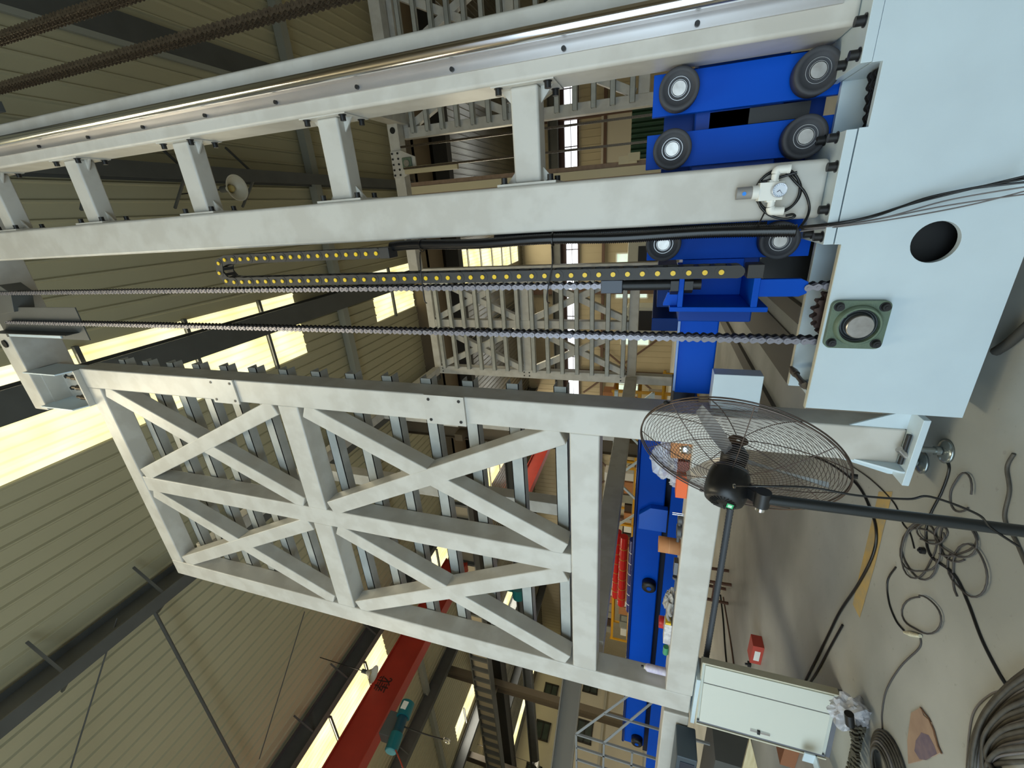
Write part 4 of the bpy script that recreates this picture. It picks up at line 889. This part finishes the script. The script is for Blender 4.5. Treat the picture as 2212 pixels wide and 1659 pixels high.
# cable coil and cable carrier pile by the cabinet
coil_c = P(1925, 1668, Z=0)
for k in range(7):
    m_ = MB(); r = .10 + .016 * k; m_.tube([(coil_c.x + r * math.cos(a), coil_c.y + r * math.sin(a), .012 + .012 * (6 - k) * .6) for a in np.linspace(0, 2 * math.pi, 40)[:-1]], .008, 7, closed=True)
    tag(m_.build('coiled_cable', mat('dusty black cable', (84, 80, 72), .6, rgb2=(60, 56, 50), scale=25) if k != 2 else M_GREY), 'ring of the black cable coil on the floor before the torn cardboard' if k != 2 else 'grey ring inside the black cable coil', 'cable', 'rings of the cable coil' if k != 2 else None)
t = thing('folded_cable_carrier', P(1850, 1620, Z=0), 'pile of folded black cable carrier on the floor beside the cabinet', 'cable carrier')
for j in range(3):
    p0, p1 = P(1862 - j * 9, 1560 + j * 4, Z=.03 + j * .03), P(1835 + j * 8, 1672, Z=.03 + j * .03); d = (p1 - p0); n_ = 14
    for k in range(n_):
        c = p0 + d * (k / n_) + Vector((.012 * math.sin(k * 1.3 + j), 0, 0)); m_ = MB(); m_.bar(c, c + d * (.72 / n_), .07, .026); m_.build('link', mat('dirty carrier', (48, 45, 38), .6, rgb2=(90, 82, 60), scale=30), t, .003)
t = thing('wrapped_bundle', P(1835, 1545, Z=0), 'clear plastic wrap around a dark part at the foot of the cabinet', 'bundle')
c = P(1838, 1540, Z=.08); m_ = crumple((c.x, c.y, .085, 0), .12, .09, .10, 21); m_.build('plastic_wrap', mat('milky wrap', (206, 206, 212), .25, alpha=.6, spec=.8), t)
m_ = MB(); c2 = P(1828, 1543, Z=.16); m_.tube([c2 + Vector((.04, -.02, 0)), c2 + Vector((-.045, -.03, -.02))], .028, 14, rf=lambda i: .026); m_.build('dark_part', M_BLACK, t)
# torn cardboard with an oil stain
cpx = [(1968, 1540), (1988, 1528), (1995, 1545), (2012, 1560), (2018, 1590), (2032, 1625), (2020, 1632), (1985, 1644), (1962, 1650), (1960, 1600)]
cp = [P(x, y, Z=.004) for x, y in cpx]; m_ = MB(); m_.prism([[(p.x, p.y) for p in cp]], (0, 0, .001), (1, 0, 0), (0, 1, 0), (0, 0, 1), .004)
t = thing('torn_cardboard', P(1990, 1590, Z=0), 'torn piece of brown cardboard with a purple stain on the floor', 'cardboard'); m_.build('sheet', mat('stained cardboard', (176, 150, 128), .85, rgb2=(150, 124, 108), scale=7), t)
sp = [P(x, y, Z=.0055) for x, y in ((1978, 1600), (1990, 1582), (2006, 1588), (2018, 1610), (2024, 1628), (2000, 1642), (1986, 1640), (1975, 1622))]
m_ = MB(); m_.add(sp, [tuple(range(len(sp)))]); m_.build('stain', mat('purple stain', (104, 92, 110), .8, rgb2=(130, 112, 118), scale=22), t)
m_ = MB(); m_.tube([P(x, y, Z=.006) for x, y in ((1988, 1528), (2006, 1552), (2018, 1580), (2026, 1612), (2034, 1628))], .004, 6); m_.build('raised_edge', mat('shaded card edge', (120, 88, 66), .8), t)
# yellow floor stripe
yl = [P(1928, 1062, Z=.002), P(1898, 1062, Z=.002), P(1862, 1215, Z=.002), P(1842, 1305, Z=.002), P(1857, 1335, Z=.002), P(1890, 1220, Z=.002)]
m_ = MB(); m_.add(yl, [tuple(range(6))]); tag(m_.build('floor_stripe', mat('worn yellow floor paint', (190, 160, 96), .7, rgb2=(164, 150, 118), scale=9, amt=.3)), 'worn yellow painted stripe on the concrete floor', 'floor marking')
# red box and little clamp
t = thing('red_box', P(1640, 1420, Z=0), 'small red cardboard box with a white label on the floor under the bench beam', 'box')
p0 = P(1643, 1437, Z=0); m_ = MB(); m_.box((p0.x, p0.y, 0), (p0.x + .30, p0.y + .16, .12)); bb = m_.build('carton', mat('red carton', (184, 70, 56), .6), t, .003)
m_ = MB(); m_.box((p0.x + .06, p0.y - .002, .03), (p0.x + .22, p0.y - .001, .09)); m_.build('label', M_WHITE, bb)
m_ = MB(); p0 = P(1622, 1442, Z=0); m_.box((p0.x, p0.y, 0), (p0.x + .05, p0.y + .05, .04)); m_.cyl((p0.x + .02, p0.y + .02, .04), (p0.x + .02, p0.y + .02, .07), .014, 10); tag(m_.build('small_clamp', M_BLACK), 'small black clamp on the floor beside the red box', 'clamp')
# red trestle stand under the bench
t = thing('trestle_stand', P(1555, 1250, Z=0), 'rust-red steel trestle stand behind the ribbed hose', 'stand')
bx, by = -6.35, 5.9
for dx in (0, .42):
    for dy in (0, .3):
        m_ = MB(); m_.bar((bx + dx, by + dy, 0), (bx + dx * .9 + .02, by + dy, .66), .035, .035); m_.build('leg', M_RUST, t)
m_ = MB(); m_.box((bx - .06, by - .04, .66), (bx + .5, by + .36, .70)); m_.build('top_frame', M_RUST, t)
m_ = MB(); m_.bar((bx, by, .25), (bx + .42, by, .25), .03, .03); m_.build('brace', M_RUST, t)
# long floor rails running away under the frames
for x0, x1, h, lb in ((-2.0, -1.5, .02, 'wide dark floor plate running away behind the blue bracket'), (-1.3, -1.12, .05, 'narrow steel rail on the far floor behind the base box'), (-2.62, -2.42, .05, 'steel rail on the far floor just above the fan cage')):
    m_ = MB(); m_.box((x0, 5.0, 0), (x1, 12.5, h)); tag(m_.build('floor_rail', mat('dull floor steel', (98, 94, 88), .6)), lb, 'rail')
floor_cable([(1556, 1285), (1562, 1340), (1566, 1400), (1570, 1440)], .012, 'dark hose running away on the far floor right behind the cabinet top', M_HOSE)
floor_cable([(1562, 1290), (1572, 1350), (1580, 1400), (1586, 1445)], .010, 'brown rod beside the dark hose on the far floor', M_RUST)
# timber and bits behind the cabinet at the lower edge
t = thing('plywood_offcut', (-4.4, 2.9, 0), 'pale pointed plywood offcut standing beside the cabinet', 'board')
q = [P(1620, 1593, Y=2.75), P(1600, 1675, Y=2.7), P(1640, 1675, Y=2.72)]; m_ = MB(); m_.add([*q, *[p + Vector((.0, .02, 0)) for p in q]], [(0, 1, 2), (5, 4, 3), (0, 1, 4, 3), (1, 2, 5, 4), (2, 0, 3, 5)]); m_.build('board', M_WOOD, t)
o = tubebox((-4.95, 2.85, .0), (-4.3, 3.0, .12)).build('timber_batten', mat('rusty brown timber', (150, 98, 66), .8), None, .004); tag(o, 'reddish timber batten on the floor behind the cabinet', 'timber')
m_ = MB(); c = P(1752, 1640, Y=2.4); m_.box((c.x - .05, 2.4, c.z - .03), (c.x + .05, 2.41, c.z + .05)); m_.box((c.x - .05, 2.3, c.z - .03), (c.x + .05, 2.41, c.z - .02)); tag(m_.build('angle_bracket', M_PLATE, None, .001), 'white drilled angle bracket at the bottom edge below the cabinet', 'bracket')
t = thing('machine_cover', (-4.9, 2.6, 0), 'dark blue-grey machine cover cut by the lower edge of the picture', 'cover')
q = P(1462, 1632, Y=2.3); m_ = MB(); m_.box((q.x - 1.0, 2.3, q.z - .16), (q.x, 2.55, q.z)); m_.build('body', mat('blue grey cover', (62, 74, 84), .4), t, .01)
m_ = MB(); m_.box((q.x - .9, 2.295, q.z - .14), (q.x - .06, 2.3, q.z - .03)); m_.build('panel', mat('dark blue panel', (34, 44, 62), .3), t, .002)

# ================================================================== BEHIND THE FRAMES
sh = thing('blue_shuttle', (-5.2, 4.8, 1.0), 'long blue shuttle body with side rollers inside the left rack', 'shuttle')
def sb(a, b, name, mm=M_BLUE, bev=.006): m = MB(); m.box(a, b); return m.build(name, mm, sh, bev)
sb((-8.4, 4.5, 1.22), (-2.4, 4.62, 1.54), 'side_channel', M_BLUE, .02); sb((-8.4, 4.62, 1.5), (-2.4, 5.3, 1.54), 'deck', M_BLUED); sb((-8.9, 4.3, 1.02), (-2.0, 4.36, 1.17), 'lower_rail'); sb((-8.9, 4.36, .98), (-2.0, 4.75, 1.0), 'base_flange', M_BLUED)
sb((-8.8, 4.66, .99), (-2.0, 5.2, 1.22), 'rear_channel', mat('shuttle shadow gap', (14, 24, 48), .6))  # near-black colour paints the shade of the gap onto this channel
m_ = MB(); m_.cyl((-8.38, 4.5, 1.55), (-2.42, 4.5, 1.55), .022, 14); m_.build('top_rod', mat('blue glossy rod', (30, 60, 130), .12, .6), sh)
m_ = MB(); m_.prism([[(0, 0), (.34, 0), (.34, .2), (.22, .33), (0, .33)]], (-3.8, 4.42, 1.18), (1, 0, 0), (0, 0, 1), (0, 1, 0), .08); m_.build('end_bracket', mat('bright blue paint', (8, 98, 214), .3), sh, .006)
for x in (-4.75, -8.2):
    m_ = MB(); m_.lathe((x, 4.5, 1.33), (0, -1, 0), [(.03, .10), (.075, .10), (.09, .085), (.09, .0), (0, 0)], 28); r_ = m_.build('side_roller', M_BLACK, sh)
    m_ = MB(); m_.cyl((x, 4.4, 1.33), (x, 4.395, 1.33), .03, 16); m_.build('roller_cap', M_BLUE, r_)
# far lift columns and top beam
fm = thing('far_mast', (.56, 9.7, 0), 'cream and rust-brown striped column far behind, seen through the two lift columns', 'column')
m_ = MB(); m_.box((.48, 9.6, 0), (.64, 9.75, 7.0)); m_.build('web', mat('cream paint', (196, 184, 150), .5), fm)
for a, b in ((.39, .48), (.64, .73)): m_ = MB(); m_.box((a, 9.62, 0), (b, 9.78, 7.0)); m_.build('rail_strip', mat('rusty machined strip', (142, 118, 96), .55, rgb2=(120, 96, 76), scale=10), fm)
m_ = MB(); m_.box((.68, 9.5, 1.95), (.82, 9.6, 2.3)); m_.box((.72, 9.45, 1.9), (.86, 9.6, 2.12)); m_.build('stop_block', mat('cream paint', (196, 184, 150), .5), fm)
ft = thing('far_top_beam', (1.2, 9.9, 7.1), 'pale beam with round holes across the tops of the distant columns', 'beam')
m_ = MB(); m_.box((-1.25, 9.55, 7.1), (4.6, 9.8, 7.36)); m_.build('box_beam', M_PAINT, ft, .01)
m_ = MB()
for x in (1.8, -.5): m_.cyl((x, 9.54, 7.23), (x, 9.551, 7.23), .065, 24)
m_.build('round_hole', M_BLACK, ft)
fb_ = thing('far_bearing_bracket', (1.1, 9.4, 6.7), 'distant pale bracket with a bearing hanging from the far top beam', 'bracket')
m_ = MB(); m_.prism([[(-.27, 0), (.27, 0), (.27, -.26), (.12, -.6), (-.12, -.6), (-.27, -.26)]], (1.12, 9.5, 7.34), (1, 0, 0), (0, 0, 1), (0, 1, 0), .04); m_.build('plate', M_PAINT, fb_)
m_ = MB(); m_.box((1.0, 9.46, 6.82), (1.24, 9.5, 7.06)); b2 = m_.build('bearing', M_GREEN, fb_, .02); m_ = MB(); m_.cyl((1.12, 9.44, 6.94), (1.12, 9.47, 6.94), .07, 20); m_.build('shaft', M_STEEL, b2)
m_ = MB()
for i in range(5):
    for z in (7.3, 7.16): m_.cyl((.9 + i * .11, 9.48, z), (.9 + i * .11, 9.5, z), .022, 8)
m_.build('bolt', M_BLACK, fb_)
o = tubebox((.9, 9.42, 5.7), (1.04, 9.505, 7.0)).build('far_chain_guard', mat('cream paint', (196, 184, 150), .5)); tag(o, 'distant pale chain guard bar under the bearing bracket', 'guard')
# green curtain, yellow racks, machines at the far end
m_ = MB(); x = 4.2
pts = []; 
for k in range(81): pts.append((1.95 + k * .033, 25 + .04 * math.sin(k * .9)))
m_.add([(a, b, .0) for a, b in pts] + [(a, b + .0, 3.02) for a, b in pts], [(i, i + 1, i + 82, i + 81) for i in range(80)], True); tag(m_.build('welding_curtain', mat('dark green curtain', (20, 62, 44), .4, rgb2=(14, 50, 36), scale=4)), 'dark green hanging curtain in the far distance behind the blue carriage', 'curtain')
def pallet_rack(x, y, w_, d_, h, n, label, boxes=True, dirx=False, colr=M_YBEAM, group='storage shelving in the distance'):
    t = thing('storage_shelf', (x, y, 0), label, 'shelf', None)
    for xx in (0, w_):
        for yy in (0, d_):
            m = MB(); m.box((x + xx - .04, y + yy - .04, 0), (x + xx + .04, y + yy + .04, h)); m.build('post', colr, t)
    for k in range(n):
        z = .15 + (h - .3) * k / max(1, n - 1)
        for yy in (0, d_): m = MB(); m.box((x, y + yy - .03, z), (x + w_, y + yy + .03, z + .1)); m.build('shelf_beam', colr, t)
        m = MB(); m.box((x, y, z + .1), (x + w_, y + d_, z + .12)); m.build('shelf_board', M_CARD if k % 2 else M_GIRDL, t)
    return t
rr = random.Random(11)
def boxes(x, y, w_, z, n, ht=.45):
    xx = x + .1
    for k in range(n):
        ww = rr.uniform(.3, .55); 
        if xx + ww > x + w_: break
        m = MB(); m.box((xx, y, z), (xx + ww, y + .5, z + rr.uniform(.25, ht))); c_ = [M_CARD, M_WHITE, M_GIRDL, mat('dark crate', (70, 54, 44), .7)][rr.randrange(4)]
        tag(m.build('carton', c_), 'carton on the distant shelving seen between the bench beam and the beam above', 'box', 'cartons on the distant shelving'); xx += ww + .08
SH = [(-8.2, 12.8, 2.6), (-11.6, 13.6, 2.6), (-15.6, 14.6, 3.2), (-20.6, 15.5, 3.4)]
for i, (x, y, w_) in enumerate(SH):
    pallet_rack(x, y, w_, 1.0, 2.6, 4, ('yellow shelving seen just left of the white front column', 'yellow shelving behind the middle of the long blue shuttle', 'yellow shelving behind the end of the long blue shuttle', 'yellow shelving beside the wall columns at the lower edge')[i])
    for k in range(4): boxes(x, y + .2, w_, .15 + 2.3 * k / 3 + .121, 7)
t = thing('steel_truss', (-9.5, 11.5, 0), 'white lattice truss lying in the distance behind the blue shuttle', 'truss')
for z in (1.3, 2.3): m_ = MB(); m_.box((-12, 11.4, z), (-5, 11.5, z + .1)); m_.build('chord', M_PLATE, t)
for k in range(7): m_ = MB(); m_.bar((-12 + k, 11.45, 1.35 if k % 2 else 2.35), (-11 + k, 11.45, 2.35 if k % 2 else 1.35), .06, .06); m_.build('diagonal', M_PLATE, t)
for x in (-11.6, -5.4): m_ = MB(); m_.box((x - .05, 11.4, 0), (x + .05, 11.5, 1.3)); m_.build('leg', M_PLATE, t)
RM = mat('glossy red lacquer', (190, 34, 34), .2); DB = mat('dark blue lacquer', (24, 34, 110), .3)
for k, (x, y, z, mm, lb) in enumerate(((-11.2, 9.6, 1.88, RM, 'glossy red cylinder in the gap above the blue shuttle, nearer one'), (-11.5, 10.1, 2.08, RM, 'glossy red cylinder in the gap above the blue shuttle, rear one'), (-10.9, 9.2, 1.615, DB, 'dark blue striped cylinder next to the glossy red ones'))):
    m_ = MB(); m_.cyl((x, y, z), (x + 2.6, y, z), .11, 20)
    t = thing('lacquered_cylinder', (x + 1.3, y, z), lb, 'cylinder', None); m_.build('barrel', mm, t)
    for j in range(6): m_ = MB(); m_.ring((x + .3 + j * .38, y, z), X_, .108, .117, .02, 20); m_.build('band', M_WHITE if k == 2 else mat('gold band', (190, 150, 60), .3, .5), t)
m_ = MB(); m_.box((-11.6, 9.0, 0), (-8.2, 10.3, 1.5)); tag(m_.build('cylinder_crate', M_CARD, None, .01), 'cardboard-coloured crate under the red cylinders', 'crate')
for (x0, x1, y, z, lb) in ((-11.0, -8.9, 9.6, 1.77, 'wooden cradle under the nearer red cylinder'), (-11.3, -9.1, 10.1, 1.97, 'wooden cradle under the rear red cylinder')):
    m_ = MB(); m_.box((x0, y - .06, 1.5), (x1, y + .06, z)); tag(m_.build('cradle', M_CARD), lb, 'cradle')
# far cream machines
for i, (x, y, w_, d_, h, lb) in enumerate(((-3.0, 17.0, 1.6, 1.2, 2.5, 'cream machine cabinet with a dark window in the distance beside the near chain tensioner'), (-2.4, 21.0, 2.0, 1.0, 2.1, 'second cream machine housing farther away'), (-5.6, 19.5, 1.2, 1.0, 2.6, 'tall cream machine column in the distance left of the long chain'))):
    t = thing('workshop_machine', (x, y, 0), lb, 'machine')
    m_ = MB(); m_.box((x, y, 0), (x + w_, y + d_, h)); m_.build('housing', M_CAB, t, .03)
    m_ = MB(); m_.box((x + .15, y - .02, h * .55), (x + w_ - .15, y, h * .85)); m_.build('window', M_BLACK, t)
    m_ = MB(); m_.box((x + .1, y - .3, h * .35), (x + w_ - .1, y, h * .42)); m_.build('table', M_GIRD, t)
for x, y, lb in ((-1.9, 14.5, 'yellow guard rail across the far aisle behind the blue bracket'), (-6.6, 12.2, 'yellow guard rail behind the left rack')):
    t = thing('guard_rail', (x, y, 0), lb, 'rail')
    for z in (.55, 1.05): m_ = MB(); m_.cyl((x - 1.6, y, z), (x + 2.0, y, z), .04, 12); m_.build('bar', M_YBEAM, t)
    for xx in (x - 1.5, x + .2, x + 1.9): m_ = MB(); m_.cyl((xx, y, 0), (xx, y, 1.1), .04, 12); m_.build('post', M_YBEAM, t)
# steel stair / guard rail at the lower edge
t = thing('steel_railing', (-7.5, 4.4, 1.0), 'grey square-tube railing at the lower edge before the wall columns', 'railing')
def rail(a, b, w=.027): m = MB(); m.bar(a, b, w, w); m.build('rail', mat('grey tube', (138, 140, 140), .5), t)
A = [P(1238, 1585, Y=4.2), P(1375, 1572, Y=4.9)]
F9 = lambda p: (p[0] * .9, p[1] * .9, 1.5 + (p[2] - 1.5) * .9)
def rr2(a, b): rail(F9(a), F9(b))
for x in (-7.66, -8.0, -8.34, -8.68, -9.02): rr2((x, 4.0, .3), (x, 4.0, 2.25))
for z in (2.25, 1.82, 1.4): rr2((-7.66, 4.0, z), (-9.1, 4.0, z))
rr2((-7.66, 4.0, 2.25), (-7.1, 4.5, 1.45)); rr2((-7.66, 4.0, 1.82), (-7.1, 4.5, 1.1)); rr2((-7.1, 4.5, 1.5), (-7.1, 4.5, .3)); rr2((-7.38, 4.25, 1.85), (-7.38, 4.25, .3))
m_ = MB(); m_.box((-8.2, 3.5, 0), (-6.35, 4.1, .45)); m_.build('step', M_GIRD, t)

# ================================================================== OVERHEAD
def crane(x, y0, y1, label, hoist_y=None, txt=None):
    t = thing('crane_girder', (x, (y0 + y1) / 2, 8.0), label, 'crane')
    m_ = MB(); m_.box((x - .35, y0, 8.2), (x, y1, 9.08)); m_.build('box_girder', M_RED, t, .01)
    m_ = MB(); m_.box((x - .4, y0, 8.16), (x + .05, y1, 8.2)); m_.build('bottom_flange', M_RED, t)
    m_ = MB(); m_.box((x - .4, y0, 9.08), (x + .05, y1, 9.12)); m_.build('top_flange', M_RED, t)
    return t
c1 = crane(-13.35, -2.0, 11.85, 'big dark red overhead crane girder with a blue-green hoist, near the lower edge')
c2 = crane(-16.4, 18.5, 30.9, 'distant bright red crane girder seen through the front frame')
tx = bpy.data.curves.new('lettering', 'FONT'); tx.body = '\u8d77\u91cd'[:0] + '\u8f7d'; tx.size = .5; tx.extrude = .004
to = bpy.data.objects.new('lettering', tx); col.objects.link(to)
dg = None
bpy.context.view_layer.update()
me = bpy.data.meshes.new_from_object(to.evaluated_get(bpy.context.evaluated_depsgraph_get())); bpy.data.objects.remove(to)
me.materials.clear(); me.materials.append(mat('dark stencil paint', (54, 16, 12), .6)); to = bpy.data.objects.new('lettering', me); col.objects.link(to); to.parent = c1
pc = P(822, 1472, X=-13.34); to.location = Vector((-13.344, pc.y - .3, pc.z - .3)) - c1.location; to.rotation_euler = (math.radians(90), 0, math.radians(90))
hs = thing('chain_hoist', (-12.9, 5.6, 7.5), 'blue-green electric hoist with a bright motor end hanging under the red crane girder', 'hoist')
h0 = P(872, 1545, X=-12.8); h1 = P(856, 1590, X=-12.8); h2 = P(832, 1630, X=-12.8)
m_ = MB(); m_.tube([h0, h0.lerp(h1, .5), h1], .14, 24); m_.build('drum', mat('dark teal paint', (14, 66, 82), .4), hs)
m_ = MB(); e_ = (h0 - h1).normalized(); m_.cyl(h0 - e_ * .05, h0 + e_ * .32, .19, 24); m_.build('gear_housing', M_TEAL, hs, .03)
m_ = MB(); m_.cyl(h1 + e_ * .05, h1 - e_ * .34, .17, 24); m_.build('motor', M_TEAL, hs, .02)
m_ = MB(); m_.cyl(h1 - e_ * .34, h1 - e_ * .37, .14, 24); m_.build('motor_cap', mat('pale teal cap', (110, 180, 190), .3), hs)
m_ = MB(); m_.box((h0.x + .12, h0.y + .05, h0.z - .05), (h0.x + .2, h0.y + .25, h0.z + .1)); m_.build('name_plate', M_WHITE, hs)
m_ = MB(); hm = h0.lerp(h1, .5); m_.box((hm.x - .45, hm.y - .3, hm.z + .1), (hm.x - .05, hm.y + .3, hm.z + .5)); m_.build('trolley', M_GIRD, hs, .02)
m_ = MB(); m_.tube(bez([hm, (hm.x, hm.y, hm.z - .8), (hm.x + .05, hm.y, hm.z - 1.3)], 6), .02, 8); m_.build('hook_rope', M_BLACK, hs)
m_ = MB(); m_.ring((hm.x + .05, hm.y, hm.z - 1.42), (0, 1, 0), .05, .1, .05, 20); m_.build('hook', M_CHROME, hs)
cbp = [(hm.x, hm.y - .4, hm.z), (hm.x + .2, hm.y - 1.0, hm.z - .8), (hm.x + .1, hm.y - 1.8, hm.z - 1.6), (hm.x, hm.y - 2.6, hm.z - 2.2)]
m_ = MB(); m_.tube(bez(cbp, 8), .018, 8); tag(m_.build('hoist_cable', mat('red cable', (170, 60, 40), .5)), 'thin red control cable hanging from the hoist', 'cable')
m_ = MB(); p_ = P(1120, 1275, X=-16.5); m_.cyl((-16.3, p_.y, p_.z), (-16.9, p_.y, p_.z), .3, 20); m_.box((-16.6, p_.y - .1, p_.z), (-16.4, p_.y + .1, 8.2)); tag(m_.build('far_hoist', M_TEAL), 'distant blue-green hoist seen through the lower window of the front frame', 'hoist')
def bell(c, tilt, label):
    t = thing('bell_lamp', c, label, 'lamp'); ax_ = Vector(tilt).normalized()
    m_ = MB(); m_.lathe(c, ax_, [(.05, .0), (.07, -.04), (.12, -.14), (.19, -.22), (.24, -.25), (.235, -.25), (.18, -.21), (.11, -.13), (.055, -.03)], 36); m_.build('shade', mat('pale lamp shade', (216, 212, 196), .4), t)
    m_ = MB(); m_.cyl(Vector(c) + ax_ * .0, Vector(c) + ax_ * .16, .06, 20); m_.build('socket', M_GIRD, t)
    m_ = MB(); m_.lathe(c, ax_, [(0, -.15), (.05, -.14), (.07, -.09), (.05, -.03), (0, 0)], 20); m_.build('bulb', mat('lamp bulb', (214, 196, 130), .3), t)
    m_ = MB(); q = Vector(c) + ax_ * .16; m_.tube([q, (q.x, q.y, H - .01)], .012, 6); m_.build('cord', M_BLACK, t)
bell(P(492, 408, Z=9.6), (0, .0, 1), 'pale bell-shaped lamp hanging beside the third spacer bar')
bell(P(792, 1452, Z=9.2), (0, .0, 1), 'bell-shaped lamp hanging dark against the bright skylight by the red crane')
bell(P(1155, 1650, Z=7.0), (0, .0, 1), 'yellowish lamp at the lower edge before the office wall')
# cream machine bed beam at the extreme lower left top corner of the picture
q = P(6, 224, Y=2.4); m_ = MB(); m_.box((q.x - .03, 2.42, q.z + .12), (q.x + .04, 2.46, 7.82)); tag(m_.build('end_stop', M_GIRD), 'small dark block touching the picture edge above the polished rail column', 'block')
